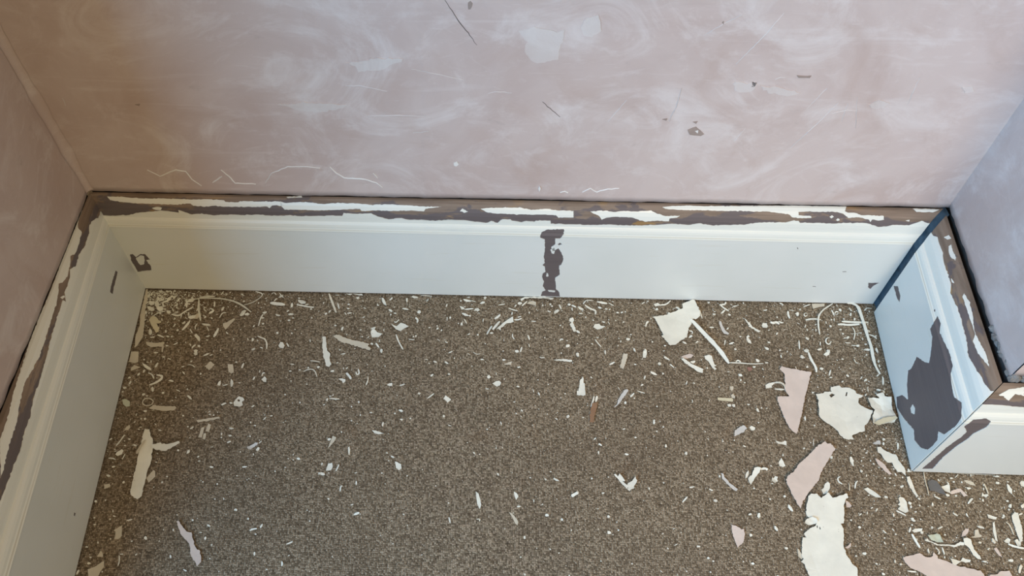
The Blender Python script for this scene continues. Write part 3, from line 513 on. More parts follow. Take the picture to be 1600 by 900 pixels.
CHIPS = """
240.9,-102.3,15.5,10,-72;22.1,-28.2,20.2,7.5,-68;14.4,-37.3,18.9,6.6,-34;261.5,-17.3,15.8,7.5,-21;30.2,-36.9,11.8,9.6,1;37,-147.8,22.2,4.9,-33
76.3,-18.8,13.9,7.6,21;167.4,-42.2,14.1,7.4,69;103.6,-90.4,20.4,5,-45;397.8,-13,17.8,5.4,-64;85.2,-52.1,13.7,6.6,20;24.9,-83.1,14.5,6.1,-68
103.3,-91.9,17.3,5,-46;112.6,-66.3,17.3,4.9,-4;765.3,-6.1,20.3,4.1,-5;33.9,-293.3,11.8,7,51;175.2,-173.4,14.6,5.4,-74;688.1,-25.9,13.5,5.8,45
449.5,-2.7,11.5,6.5,-5;589.6,-38.8,15.5,4.8,36;12.3,-26.1,11.5,6.4,-42;1210.6,-146,18,3.8,-102;537.6,-7,15,4.5,-11;1022,-360.2,13.9,4.8,-63
36.8,-20.6,18.8,3.4,35;535.4,-35.4,12.6,4.9,-28;1097.5,-92.7,8,7.6,1;966,-309.5,13.4,4.5,59;1088,-104.3,9.4,6.4,-17;729.5,-18.4,12.2,4.9,-23
371.9,-282.8,15.6,3.8,-79;841.7,-140.4,13.9,4.2,-28;338.6,-196.9,18.7,3,-2;44.9,-42.9,8.7,6.4,-20;720.8,-109.1,9,5.8,-92;1293.9,-383.6,12.1,4.3,-22
1305.8,-402.9,8,6.3,-62;385.9,-66.6,9.1,5.5,25;174.3,-43.6,7.9,6.3,1;50.3,-143.1,12.1,4.1,81;156.1,-174.5,10.3,4.8,74;337.7,-320.5,9.1,5.4,-14
115,-199.3,13.8,3.5,-41;555.7,-25.2,8.1,5.9,-44;246.1,-41.8,10.6,4.4,1;865.1,-111.7,12.2,3.8,-34;973.9,-371.9,8.1,5.7,63;626.9,-10.5,8.2,5.6,13
403.2,-109,9,5.1,-84;106.1,-116,7.6,6,1;107.3,-121.2,7.6,5.9,1;1103.5,-68.7,7.8,5.6,-56;1214,-89.2,10.1,4.3,-86;1120,-89.1,10,4.3,17
458.4,-32.5,6.7,6.4,1;563.4,-10.9,9.5,4.5,13;322.9,-23.8,14.7,2.9,-71;705,-92.8,8.2,5.1,24;1242.7,-339.7,11.7,3.5,-28;995.8,-390.8,8.7,4.7,-62
969.7,-19.7,12,3.4,42;225.4,-44.7,9.7,4.2,-16;434.5,-26.4,11.6,3.5,-10;1133.2,-92.6,7.8,5.2,-102;907.4,-118.2,9.4,4.3,12;723,-64.7,8.9,4.5,-40
1032.7,-89.7,8.9,4.5,-42;805.3,-77.4,7.5,5.3,13;955.8,-195,6.3,6.3,1;1188.5,-8.5,9.6,4.1,-64;358.1,-310.4,12.6,3.1,73;1096.3,-20.9,8.3,4.7,-101
775.9,-123.5,11,3.5,28;1209.1,-51.3,7.5,5.1,-24;245.3,-24.2,9.5,4,-89;1013.5,-112.8,7.5,5,-42;804,-180.8,10.4,3.6,42;74.7,-63.4,7.7,4.8,53
1205.6,-259,12.2,3,-103;999.1,-202.5,7.6,4.8,-70;436.1,-8.8,10.6,3.4,-85;962.4,-195.2,5.7,6.3,1;1065,-37.7,9.7,3.7,-17;410.8,-30.5,8.7,4.1,-32
169.7,-209.8,9.9,3.6,25;852.7,-122.5,5.9,5.9,1;858.1,-16.8,6.1,5.7,1;124.2,-122.3,10.9,3.1,39;394.4,-379.4,9.6,3.5,22;1199.4,-162.6,7.8,4.3,-17
190,-249.9,8.6,3.9,-4;981.5,-140.6,6.8,4.9,-16;236,-283.6,6.5,5.1,71;577.7,-152.9,5.9,5.6,-32;32,-28,10,3.2,-72;878.7,-277.1,5.5,5.8,1
202.7,-39.7,7.7,4.1,27;641.6,-77.5,10.5,3,-73;133.9,-289.4,7,4.5,73;197.4,-110.9,6.8,4.6,39;1321.7,-430.9,8,3.9,1;132.1,-34.3,8.2,3.8,64
1294.6,-324.9,8.4,3.7,1;125,-2.9,10.3,3,75;1199.8,-88,6.7,4.6,1;1207.7,-419.7,9.3,3.3,-101;186.1,-140.7,10.2,3,78;334.8,-67.9,8.7,3.5,70
251.1,-101.3,10.8,2.8,-56;54.9,-18.6,9.4,3.2,60;681.1,-322.4,10.6,2.8,-25;913.8,-350.8,5.8,5.1,-21;701.9,-220,6.7,4.4,52;622,-104.6,6.5,4.5,1
443.9,-215.4,8.8,3.3,-15;409.4,-7,8.5,3.4,49;1347.7,-351.2,6.4,4.5,-109;975.9,-81,9.9,2.9,18;1234.2,-385.3,10.6,2.7,23;1115.5,-125.8,6.5,4.4,1
1198.1,-374.7,6.5,4.4,-41;1098.2,-279.5,5.7,5,-93;1170.9,-10.5,6.9,4.1,-64;89.9,-78.5,11.3,2.5,-54;1199.8,-349,5.9,4.7,-22;329,-147.7,6.2,4.4,19
100.3,-107.1,10.1,2.7,58;567.8,-0.4,4.7,5.8,1;339.7,-265.3,5.8,4.7,24;71.2,-103.3,8.5,3.2,46;1115.2,-424.6,5.9,4.6,1;897.8,-81.4,7.7,3.5,-29
826.7,-148,9.6,2.8,72;1340.8,-315.6,6.1,4.4,1;1169.4,-75.4,10.7,2.5,1;964.8,-79.8,12.7,2.1,-106;1259.3,-335.7,6.5,4.1,-22;17.4,-175.5,7.6,3.5,77
830.9,-100.5,5.9,4.5,1;1183,-145.1,7.8,3.4,38;1186.5,-248.2,5,5.3,1;1166.5,-340.8,5.7,4.6,-22;1348.1,-350.9,6.7,3.9,-109;11.3,-184.8,6.2,4.2,1
441.3,-170.3,10,2.6,15;41.5,-12.4,8.3,3.1,66;580.3,-70.5,6.1,4.2,25;909.1,-69.5,7.1,3.6,23;666.9,-376.9,5.3,4.8,1;1171.7,-65.2,6.5,3.9,39
78.5,-46,9.7,2.6,-77;43.4,-120.5,7.6,3.3,1;1139.6,-300.5,4.9,5.1,1;755,-400.6,5.3,4.7,1;26.5,-160.3,6.5,3.8,53;1211.5,-118.7,7.7,3.2,-104
27.2,-329.2,6.3,3.9,-18;417.8,-238.5,7.9,3.1,82;530.4,-54.2,6.6,3.7,-88;353.4,-6.8,6.1,4,38;1184.9,-80.7,5.3,4.6,1;761.3,-16,7.5,3.2,-29
43.3,-196,5.7,4.2,32;300.1,-452.1,7.7,3.1,-81;1212.3,-109.7,6.2,3.8,-104;948.1,-0.4,4.8,4.9,1;1367.4,-350.8,4.8,4.9,1;834.8,-225.1,6.9,3.4,-100
104.7,-419.4,4.6,5.1,35;788.4,-280.4,7.1,3.3,-15;55.1,-90.1,6,3.9,-29;270.3,-22,7.8,3,14;79.9,-171.2,7.8,3,-10;1191.4,-28.6,5.8,4,-103
1262.6,-364.8,7.7,3,-35;109.2,-106.9,5.1,4.5,1;245.4,-54,5.2,4.4,1;52.9,-280.8,6.5,3.5,-19;946.7,-50.6,8.1,2.8,1;509,-128.2,8.1,2.8,-32
1071.3,-215.4,8.1,2.8,-92;1147.6,-43.3,4.7,4.8,1;305.8,-140.9,5.1,4.4,1;514.6,-149.3,5.1,4.4,1;221.6,-376.7,5.9,3.8,1;298.3,-297.1,6.2,3.6,-19
173.3,-312.7,6.2,3.6,-14;849.1,-265.9,5.3,4.2,-96;710.1,-10.8,5.4,4.1,1;503.7,-17.7,7.9,2.8,-104;75.4,-394.5,8.5,2.6,18;957.5,-400.9,4.7,4.7,1
1206,-392.5,4.7,4.7,1;1151.6,-392.2,7.1,3.1,-46;954.1,-24.6,5.4,4,1;207.9,-164.1,7.2,3,72;490.9,-127.1,6,3.6,-21;1155.5,-137.7,5.4,4,-43
1042.7,-13.8,8.6,2.5,13;13.9,-167,5,4.3,1;22.3,-10.5,7.4,2.9,-21;991.9,-6.9,8.2,2.6,1;469.5,-184.8,5,4.2,1;221.7,-311.4,7.5,2.8,7
565.8,-46.5,8.7,2.4,-97;487.4,-152,5.8,3.6,35;1342.2,-304.9,10.4,2,1;310,-34.6,6.3,3.3,56;130.4,-250.5,6.7,3.1,37;1005.4,-418.6,5.3,3.9,1
342.9,-37,7.9,2.6,14;1284.2,-432.8,7.9,2.6,1;1186.8,-19.1,7.5,2.7,-103;334.7,-304.8,4.5,4.5,1;881,-330.6,9.1,2.2,11;510.4,-223.1,5.4,3.7,-96
505.8,-44.8,9.5,2.1,-87;1184.3,-255.8,5.5,3.6,-104;386.3,-95.8,5.2,3.8,1;657.4,-181.4,6.8,2.9,-68;49.4,-80.2,6.3,3.1,-76;595.6,-13.7,12.2,1.6,11
514.4,-108.7,9.2,2.1,30;834.6,-227.8,5.5,3.5,-95;51.1,-38.7,10.1,1.9,-61;601.4,-120.8,5.8,3.3,1;58,-107.4,5.6,3.4,-20;450.6,-86.4,10.5,1.8,-4
180.9,-207.5,5.7,3.3,-10;119.2,-87.8,7.5,2.5,14;1147.9,-360.8,7.8,2.4,51;53.7,-224.2,5.5,3.4,1;792.6,-193.7,4.9,3.8,-94;1196,-67.3,6.4,2.9,-103
625.4,-134,5.8,3.2,13;187.5,-418.6,5.3,3.5,-78;1194.7,-323.3,6.6,2.8,20;304.1,-39.5,4.6,4,1;1207,-165.6,5.4,3.4,-86;437.6,-291.4,6.8,2.7,-25
1176.6,-171.9,6.3,2.9,53;1054.3,-60.5,6.5,2.8,49;259.9,-438.8,7,2.6,-84;893.1,-156.4,8.2,2.2,67;1038,-77.7,5.3,3.4,1;1116.8,-386.7,4.7,3.8,1
772.5,-18.2,5.4,3.3,-23;729.1,-28.4,8.1,2.2,7;190.4,-262.2,5.4,3.3,1;1285.5,-405.9,5.4,3.3,1;1027.5,-116.7,5.9,3,1;470.8,-7.9,6.8,2.6,63
755.7,-377.1,4.2,4.2,-63;67.6,-77.5,4.4,4,14;30.8,-7,5.3,3.3,1;634.7,-409.7,5.3,3.3,-90;980.2,-92.1,4.6,3.8,1;1211.6,-299.7,9.7,1.8,1
765.9,-104.3,6.7,2.6,-84;67.8,-131.7,8.7,2,-29;746.4,-278.4,5.8,3,-93;327.7,-198.8,5.6,3.1,-82;1279.3,-365.7,6.4,2.7,-75;836.1,-4.3,8.2,2.1,29
1156.4,-30.3,8.2,2.1,-102;711.7,-341.5,4.9,3.5,31;109.2,-106.9,4.5,3.8,1;1273.3,-309.3,5.5,3.1,1;908.9,-334.2,7.4,2.3,-21;190.9,-272.2,6.8,2.5,24
766.6,-44.4,5.3,3.2,-23;255.6,-9.4,4.7,3.6,1;56.4,-237.1,4.2,4,1;72.7,-192.5,4.3,3.9,1;240.4,-35.6,5.4,3.1,51;1135.3,-452.6,5.4,3.1,-20
953.8,-441.2,4.9,3.4,-20;798.3,-24.8,5.2,3.2,34;1123.2,-78.3,7.9,2.1,-102;649.7,-46,8.7,1.9,-8;1194.5,-324.2,5.9,2.8,20;542.9,-73.7,6.1,2.7,30
1163,-49.7,4.7,3.5,1;1093,-122.6,3.9,4.2,1;510.8,-42.3,3.7,4.4,1;821.3,-161.9,5.6,2.9,37;961.2,-370.3,5.6,2.9,16;92.5,-145.1,5.4,3,13
148.9,-80.9,6.2,2.6,-43;388.5,-333.4,6.2,2.6,-83;145.5,-444.5,6.2,2.6,-59;164.1,-18.2,4,4,1;1211.7,-298.5,3.9,4.1,1;624.6,-168.7,5.1,3.1,1
491,-64.1,4.9,3.2,47;741.7,-256.1,5.8,2.7,37;1171.3,-367.7,5.4,2.9,-104;184.9,-92.3,7.1,2.2,-71;209.6,-107.6,7.1,2.2,-25;766.1,-102,6,2.6,-84
979.9,-24.6,5.2,3,-23;1006,-124.9,5.2,3,1;1343.7,-304.9,5.5,2.8,1;94.5,-104.3,6.4,2.4,-54;613.6,-31.8,6.4,2.4,-98;880.4,-418,5.9,2.6,1
1153.9,-106.9,4.6,3.3,1;1204.6,-135.9,6.3,2.4,38;626.3,-364.6,5.4,2.8,1;630.7,-211,5.2,2.9,-52;818,-334.3,4.3,3.5,-95;791.2,-25,4.7,3.2,1
165.3,-176.4,8.3,1.8,19;37.1,-455.8,4.8,3.1,1;188.6,-400.5,5.5,2.7,-18;61.5,-89.9,3.9,3.8,1;230.5,-78.9,3.9,3.8,1;204,-61.7,5.1,2.9,20
678.3,-10.8,4.1,3.6,1;918.4,-80.1,5.9,2.5,33;1163.2,-438.7,4.6,3.2,1;33.3,-155.1,6.1,2.4,87;595.4,-315.9,5.5,2.6,-60;30.5,-314.9,4.9,2.9,18
1233,-350.8,5.4,2.6,-96;1200,-355.1,5,2.8,-105;52.2,-338.8,4.2,3.3,57;559.1,-283,5.1,2.7,-60;1156,-435,5.1,2.7,-94;188,-400.1,5.5,2.5,-18
14.5,-271.2,4.9,2.8,52;1104.9,-44.3,7.6,1.8,63;342.7,-115.7,7.6,1.8,13;20.2,-368,3.5,3.9,50;418.6,-35.6,4.7,2.9,1;215.6,-212.3,5.9,2.3,43
1053.8,-92.2,4.8,2.8,48;237.1,-232.9,7,1.9,49;322.9,-61.9,3.9,3.4,1;665.7,-322.7,5.3,2.5,-41;665.4,-13.6,4.9,2.7,-91;527.1,-7.8,4,3.3,1
445.8,-229.9,5.5,2.4,1;241.8,-389.6,4.1,3.2,-79;741,-150,4.5,2.9,-39;1346.2,-343.3,4.2,3.1,1;1167.3,-0.8,6.5,2,-94;263.9,-136.7,6.5,2,-8
969.3,-263.8,5.2,2.5,-27;367.1,-45.1,5.9,2.2,26;108.7,-185.4,4.3,3,-77;285.9,-92.1,6.1,2.1,-82;169.5,-463,6.1,2.1,-22;52.1,-23.5,6.4,2,-39
543.5,-37.6,4,3.2,1;103.4,-135,4.4,2.9,1;332.3,-319.7,4.4,2.9,-82;986.4,-192.7,5.1,2.5,1;177,-260.1,5.1,2.5,88;676,-25.4,6.7,1.9,-11
1016.5,-342.2,4.1,3.1,1;994.6,-346.8,4.1,3.1,1;189.8,-66.8,4.7,2.7,63;1222.5,-385.2,4.7,2.7,-96;506.9,-89.9,6,2.1,-16;1053.6,-103.6,6.6,1.9,-87
787.1,-238.9,4.8,2.6,17;892.3,-434.5,3.9,3.2,1;95,-187.8,6.9,1.8,-24;540,-0.4,5.4,2.3,1;1025.7,-277,5.4,2.3,-109;980.8,-149.7,4.4,2.8,-98
1197.1,-372.5,4.1,3,1;377,-201.5,3.5,3.5,1;112.4,-230.1,3.6,3.4,1;1176.8,-140.9,7.2,1.7,54;566,-121.2,5.8,2.1,-4;119.6,-95.4,4.5,2.7,1
1252.8,-312.8,4.5,2.7,-75;367.1,-26.8,5.5,2.2,-16;131.9,-122.8,5.5,2.2,39;398.1,-219.3,5.5,2.2,1;1092.8,-169.5,3.9,3.1,1;688.3,-382.6,4,3,-61
1144.7,-148.5,5.2,2.3,30;1127.5,-141.3,5.2,2.3,1;42,-270.9,4.6,2.6,-19;1060.3,-27.6,3.4,3.5,1;1151.7,-30.4,3.4,3.5,1;1186.2,-236.8,3.5,3.4,1
973.3,-52.3,5.4,2.2,37;1199,-77.3,5.4,2.2,1;52.5,-389.1,5.4,2.2,-18;246.6,-228,5.9,2,19;1122.6,-367.4,6.2,1.9,40;386.2,-366.2,5.1,2.3,28
339.9,-28.3,5.3,2.2,1;278.2,-30.6,4,2.9,1;39.9,-136.8,6.8,1.7,-76;251.2,-49.3,3.3,3.5,1;683.8,-223.9,4.8,2.4,-37;1295.2,-415,4.6,2.5,26
118.7,-287.6,4.1,2.8,1;10.1,-191.8,3.7,3.1,1;1272.1,-336.7,4.2,2.7,1;803.9,-252.9,3.9,2.9,1;749.8,-342,4.7,2.4,1;83.4,-255.4,5.1,2.2,-14
680.9,-14.8,3.5,3.2,1;123,-157.4,3.1,3.6,1;123,-157.4,3.1,3.6,1;1215.3,-342,3.6,3.1,1;174.6,-135.1,3.8,2.9,1;161.5,-92.1,5.2,2.1,-87
1148.1,-408.9,4.2,2.6,-72;1310.1,-342.7,3.9,2.8,-108;107.4,-337.5,3.5,3.1,1;339.5,-19.9,4.7,2.3,1;642.4,-28.7,4,2.7,-90;1195.1,-88.1,6,1.8,1
1190.4,-305.2,4.5,2.4,-73;1310.1,-343.1,3.7,2.9,-108;1327.8,-325.8,4.1,2.6,-36;27.3,-433.4,4.1,2.6,1;635,-461.2,3.8,2.8,1;351.5,-141.8,5.3,2,59
1316.3,-325.4,4.6,2.3,-108;848.4,-234.3,3.1,3.4,1;1184.2,-322.3,3.4,3.1,1;1123.1,-40.7,4.7,2.2,32;1166.8,-66.1,5.4,1.9,1;214.6,-151,5.7,1.8,-88
140.4,-407.6,4.1,2.5,-76;856.9,-140.4,3.2,3.2,1;424.3,-317.3,3.3,3.1,1;459.4,-227.8,3.4,3,1;1194.4,-381.9,3.4,3,1;745.6,-87.3,3.9,2.6,-56
519.8,-238.4,6.3,1.6,-20;899,-438.5,3.6,2.8,1;28.4,-133.8,3.1,3.2,1;254,-79.1,2.9,3.4,1;1173.2,-28.3,3.4,2.9,1;179.2,-410.2,5.4,1.8,-14
575.7,-174.2,5.7,1.7,-4;924.8,-312.8,4.2,2.3,-78;200.8,-94.2,3.2,3,1;864.8,-88.3,4,2.4,1;382.2,-223.7,4.8,2,-84;1161.2,-288.6,3.3,2.9,-48
1102.6,-428.1,3.3,2.9,1;1165.3,-57.9,3.4,2.8,1;1344.4,-356.5,3.4,2.8,1;618.8,-196,5,1.9,12;813.3,-124.6,4.5,2.1,1;784.5,-3.2,4.1,2.3,1
844,-0.4,4.1,2.3,1;648.1,-355.6,4.9,1.9,-90;286.4,-204.6,3.1,3,1;434.8,-219.9,3.1,3,1;387.6,-18.2,2.9,3.2,1;290.2,-142.7,3.2,2.9,1
694.2,-52.8,3.3,2.8,1;558,-74.6,3.3,2.8,1;1128.9,-438.6,3.3,2.8,1;1127.5,-141.3,4.6,2,1;1304,-304.3,4,2.3,-107;1141.9,-357.4,5.4,1.7,28
1107.1,-376.2,3.4,2.7,1;57.4,-128.3,3.8,2.4,1;53.4,-251,4.8,1.9,1;1167.1,-395.9,3.5,2.6,-104;792.9,-81.9,4.3,2.1,-94;456.6,-79.3,2.9,3.1,1
497.8,-67.3,2.9,3.1,1;166,-335.8,2.9,3.1,1;1106.9,-51.4,4.7,1.9,-93;1344.2,-356.3,3.3,2.7,1;1060.2,-265.2,3.4,2.6,1;224.7,-244.8,4.2,2.1,1
186.9,-172.1,4.4,2,1;262.7,-149.2,4.4,2,1;904.9,-156.7,4.4,2,-4;123.9,-248.6,3,2.9,1;189.3,-20.8,2.7,3.2,1;379.2,-83.3,4.8,1.8,54
1121.2,-51.9,4.8,1.8,-101;152.6,-227.5,3.6,2.4,1;164.2,-392.8,3.2,2.7,1;152.8,-28.2,3.3,2.6,1;403,-69.3,4.7,1.8,-84;1065.5,-94.7,4.7,1.8,44
749.3,-41.2,4,2.1,-93;1007.3,-0.4,2.8,3,1;648.9,-176.7,5.6,1.5,-77;1275,-314.9,3,2.8,1;1199.5,-309.4,3,2.8,1;997.2,-223.8,3.1,2.7,1
256.4,-411.5,3.2,2.6,1;187.9,-418,3.2,2.6,1;86.7,-424.2,3.2,2.6,1;1287,-315.3,3.3,2.5,-107;1102.3,-11.8,4.1,2,1;266.8,-167.1,2.8,2.9,1
369.6,-233.5,3,2.7,1;418.2,-236.2,3,2.7,1;1195.5,-97.7,2.7,3,1;598.7,-233.4,5.4,1.5,-80;258,-71.3,2.6,3.1,1;524.8,-53.1,2.6,3.1,1
1133,-254.8,3.1,2.6,1;1147.8,-278.5,3.1,2.6,1;1060.1,-265.9,3.1,2.6,1;848.8,-416.3,6.2,1.3,27;38.2,-281.1,3.5,2.3,1;1019.7,-128.3,4,2,-71
346.3,-142.6,4.4,1.8,-83;841.8,-199.3,2.8,2.8,1;411.6,-38.5,2.7,2.9,1;1141.5,-37.1,2.7,2.9,1;694.6,-106,2.9,2.7,1;929.5,-128.6,2.9,2.7,1
187.3,-338.7,2.9,2.7,1;452.5,-80.5,3.4,2.3,48;1004.4,-294.8,3.4,2.3,1;145.3,-113.6,2.6,3,1;963,-134.7,5.2,1.5,1;1228.5,-427.9,4.1,1.9,-106
36.6,-447.6,3.1,2.5,1;1133.3,-365.2,4.3,1.8,-103;477.7,-62.4,4,1.9,1;277.5,-146.7,3.8,2,1;368.9,-82.5,3.6,2.1,1;335.2,-132.2,3.6,2.1,1
48.5,-381.8,4.2,1.8,-74;366.8,-209.7,2.7,2.8,1;1337.8,-428.4,2.9,2.6,1;1180.5,-311.1,3,2.5,1;1361.7,-327.7,3,2.5,1;1145.7,-307.9,3.9,1.9,-103
28.8,-401.6,3.9,1.9,1;1141.5,-49.8,4.1,1.8,-102;682.9,-430.9,3.2,2.3,1;1211.6,-299.7,4.9,1.5,1;331.7,-192.2,4.3,1.7,1;365.2,-69.5,2.6,2.8,1
198.3,-427.6,2.8,2.6,1;992.4,-67.5,3.3,2.2,1;351.1,-357.8,3.3,2.2,1;112.2,-328.8,2.9,2.5,1;149.8,-296.8,3.8,1.9,49;673.3,-310.3,3.6,2,1
1001.5,-322.6,3.6,2,1;220.4,-262.5,3,2.4,1;1205.1,-362.2,3,2.4,1;323.9,-207.2,4.2,1.7,24;1154.5,-271,3.4,2.1,1;1323.7,-357.7,7.1,1,1
179,-410,4.7,1.5,-9;1165.1,-389.2,4.7,1.5,-60;600.9,-83.8,5.4,1.3,-89;734.2,-319.9,2.6,2.7,1;280.5,-460,2.8,2.5,1;737.1,-35.6,2.4,2.9,1
1174.1,-410.4,2.9,2.4,1;787.7,-90.1,4.3,1.6,-94;74.3,-245.6,4.3,1.6,-44;34.5,-138.1,3.8,1.8,1;622,-216,3.6,1.9,-37;670.7,-425.7,3.6,1.9,-35
49.3,-197.9,3.1,2.2,1;598.1,-232.1,4,1.7,-71;1157.6,-283.5,4,1.7,-103;40.7,-427,4,1.7,-74;97.4,-442.7,3.4,2,48;986.4,-153.9,2.6,2.6,1
1102.5,-159.3,2.6,2.6,1;944.4,-162.7,2.6,2.6,1;351.7,-358.2,2.7,2.5,1;428.7,-285.2,3.2,2.1,-44;231.8,-55.6,2.4,2.8,1;282.1,-48,2.4,2.8,1
589.7,-147.3,4.4,1.5,-89;386.1,-317.6,4.4,1.5,17;790,-75.8,2.6,2.5,1;461.9,-320.9,2.6,2.5,1;973.4,-330.5,2.6,2.5,1;357,-252.7,2.7,2.4,1
837.6,-241.7,2.7,2.4,1;1149.7,-401.6,2.7,2.4,1;577.5,-243.7,3.4,1.9,1;481.5,-130.3,4.6,1.4,-16;698.6,-180.2,3.2,2,1;490,-58.8,2.9,2.2,1
848.3,-393.4,4.2,1.5,30;201.2,-360.6,3.5,1.8,-78;261.4,-191.2,2.5,2.5,1;1006.1,-198.1,2.5,2.5,1;697.4,-56.7,3.9,1.6,-91;178.1,-265.3,2.6,2.4,1
1213.7,-352.4,2.6,2.4,1;768.4,-396.8,2.6,2.4,1;329.2,-391.3,2.6,2.4,1;336,-108.4,2.3,2.7,1;599.9,-104.4,2.3,2.7,1;476.5,-123,5.1,1.2,1
461.4,-379.2,3.8,1.6,-29;369.9,-52.2,2.4,2.5,1;810.3,-68,2.4,2.5,1;166,-335.8,2.5,2.4,1;937.3,-256.3,2.5,2.4,1;1083.8,-226.7,2.5,2.4,1
1125,-260.7,2.5,2.4,1;524.7,-361.2,2.4,2.5,1;33.5,-366,2.4,2.5,1;1209.3,-373.2,2.4,2.5,1;56.4,-421.5,2.6,2.3,1;238.9,-211.8,3.5,1.7,-80
618.3,-374.4,2.7,2.2,1;704.6,-82.1,3.3,1.8,1;725.4,-220.6,3.1,1.9,1;231,-291.8,3.6,1.6,-79;50.4,-237.2,2.4,2.4,1;236,-226.8,2.4,2.4,1
217,-239.3,2.4,2.4,1;158.9,-228.5,2.4,2.4,1;667.9,-77.3,2.6,2.2,1;804.2,-23.3,2.2,2.6,1;292.4,-172.2,2.2,2.6,1;712.2,-124.2,4.4,1.3,62
188.8,-361.5,2.6,2.2,1;660.4,-360.9,3,1.9,31;213.3,-325.4,3.3,1.7,1;784.5,-444,2.8,2,1;1252.9,-348.8,2.8,2,1;401.9,-55.3,3.1,1.8,-84
910.5,-279.9,2.4,2.3,1;1195,-228.8,2.3,2.4,1;1143.8,-284,2.4,2.3,1;1211.8,-296.5,2.4,2.3,1;1172.8,-310.6,2.4,2.3,1;25.3,-391.9,2.3,2.4,1
47.9,-393.5,2.3,2.4,1;1133.4,-439.2,2.4,2.3,1;94.2,-199.7,2.2,2.5,1;807.4,-185.6,2.5,2.2,1;656,-156.2,3.2,1.7,1;1167.8,-294.2,2.7,2,-41
1356.9,-313.4,3.6,1.5,1;411.7,-137,2.3,2.3,1;217.1,-240,2.2,2.4,1;955.2,-254.2,2.2,2.4,1;912.3,-240.8,2.2,2.4,1;1253.2,-348.7,2.4,2.2,1
1238.8,-365.8,2.4,2.2,1;741,-365.6,2.4,2.2,1;840.4,-324.6,3.1,1.7,-95;343.4,-79,2.1,2.5,1;775.5,-39.8,2.1,2.5,1;845,-81.1,2.1,2.5,1
153.1,-303.7,3.5,1.5,1;91,-306.8,2.9,1.8,1;411.5,-412.8,2.9,1.8,-84;432.5,-297.6,2.6,2,1;893.1,-453.7,2.6,2,1;986.2,-457.3,2.6,2,1
696.3,-461.5,2.6,2,1;1090,-333.3,3.2,1.6,-102;1177.9,-318,3,1.7,1;335.8,-190.3,3.9,1.3,69;1134.8,-446.5,3.9,1.3,1;267.4,-317.4,2.3,2.2,1
591.8,-274.2,2.2,2.3,1;1083.8,-227,2.3,2.2,1;570.3,-91.2,2.1,2.4,1;1031.7,-391.3,2.8,1.8,-101;824.3,-453.5,3.6,1.4,-47;1173.6,-410.5,2.4,2.1,1
836.9,-421.8,3.5,1.4,-47;1187.6,-147.2,2.1,2.3,1;210.7,-287.9,2.1,2.3,1;283.5,-297.3,2.1,2.3,1;290.9,-299.1,2.1,2.3,1;629.2,-437.4,3.2,1.5,1
758.9,-317.2,2.4,2,1;567.5,-284.7,2.6,1.8,1;440.4,-73.8,2.1,2.2,1;97.1,-345,2.1,2.2,1;151,-296.8,3.3,1.4,49;504.6,-335.6,2.3,2,1
367.8,-440.8,2.3,2,1;691.5,-187.4,3.5,1.3,-91;153.6,-303.4,3.5,1.3,1;601.2,-273.1,3.2,1.4,-89;643.1,-320.2,2.6,1.7,1;521.4,-119.7,2.1,2.1,1
825.6,-114.2,2.1,2.1,1;921.9,-113.4,2.1,2.1,1;1144.4,-292.1,2.2,2,1;548.2,-266.3,2.7,1.6,1;483.3,-310.5,2.5,1.7,-86;786.9,-40.6,1.9,2.2,1
896.1,-60.5,1.9,2.2,1;602.6,-156,2,2,1;57.9,-466.7,2,2,1;387.7,-52.5,1.8,2.2,1;307.7,-440.3,3,1.3,22;1014.4,-198.7,2,1.9,1
675,-86.7,1.8,2.1,1;1106.8,-138.1,1.8,2.1,1;1162.6,-123.5,1.8,2.1,1;941.3,-438.5,2.1,1.8,1;163.3,-223.6,1.9,1.9,1;928.8,-364.7,1.9,1.9,1
896.2,-400.2,1.9,1.9,1;1269,-379,1.9,1.9,1;672.4,-164.2,1.8,2,1;790.6,-201.4,1.8,1.9,1;131.1,-266.9,1.9,1.8,1;281.4,-311.3,1.9,1.8,1
701.5,-397.9,1.8,1.9,1;323,-375.5,1.8,1.9,1;326.6,-377.5,1.8,1.9,1;859.8,-453.2,1.8,1.8,1;651.9,-424.5,1.8,1.8,1;215.8,-463.8,1.8,1.8,1
199.8,-446.4,1.8,1.8,1;656.8,-207.7,1.7,1.9,1;844.1,-224.9,1.7,1.9,1;760.5,-225.3,1.7,1.9,1;346.2,-318.4,1.9,1.7,1;580.7,-240.5,1.7,1.9,1
647.1,-235.1,1.7,1.9,1;1007,-251.8,1.7,1.9,1;420.8,-263.6,1.7,1.8,1;819.3,-269.1,1.7,1.8,1;828.6,-285,1.7,1.8,1;868.1,-256.9,1.7,1.8,1
1145.2,-122.5,1.6,1.8,1;229,-331.3,1.6,1.7,1;238.3,-336.2,1.6,1.7,1;857.9,-398.6,1.6,1.6,1;651.2,-201.6,1.5,1.7,1;431.4,-410.5,2.3,1.1,1
669.7,-216,1.5,1.6,1
"""
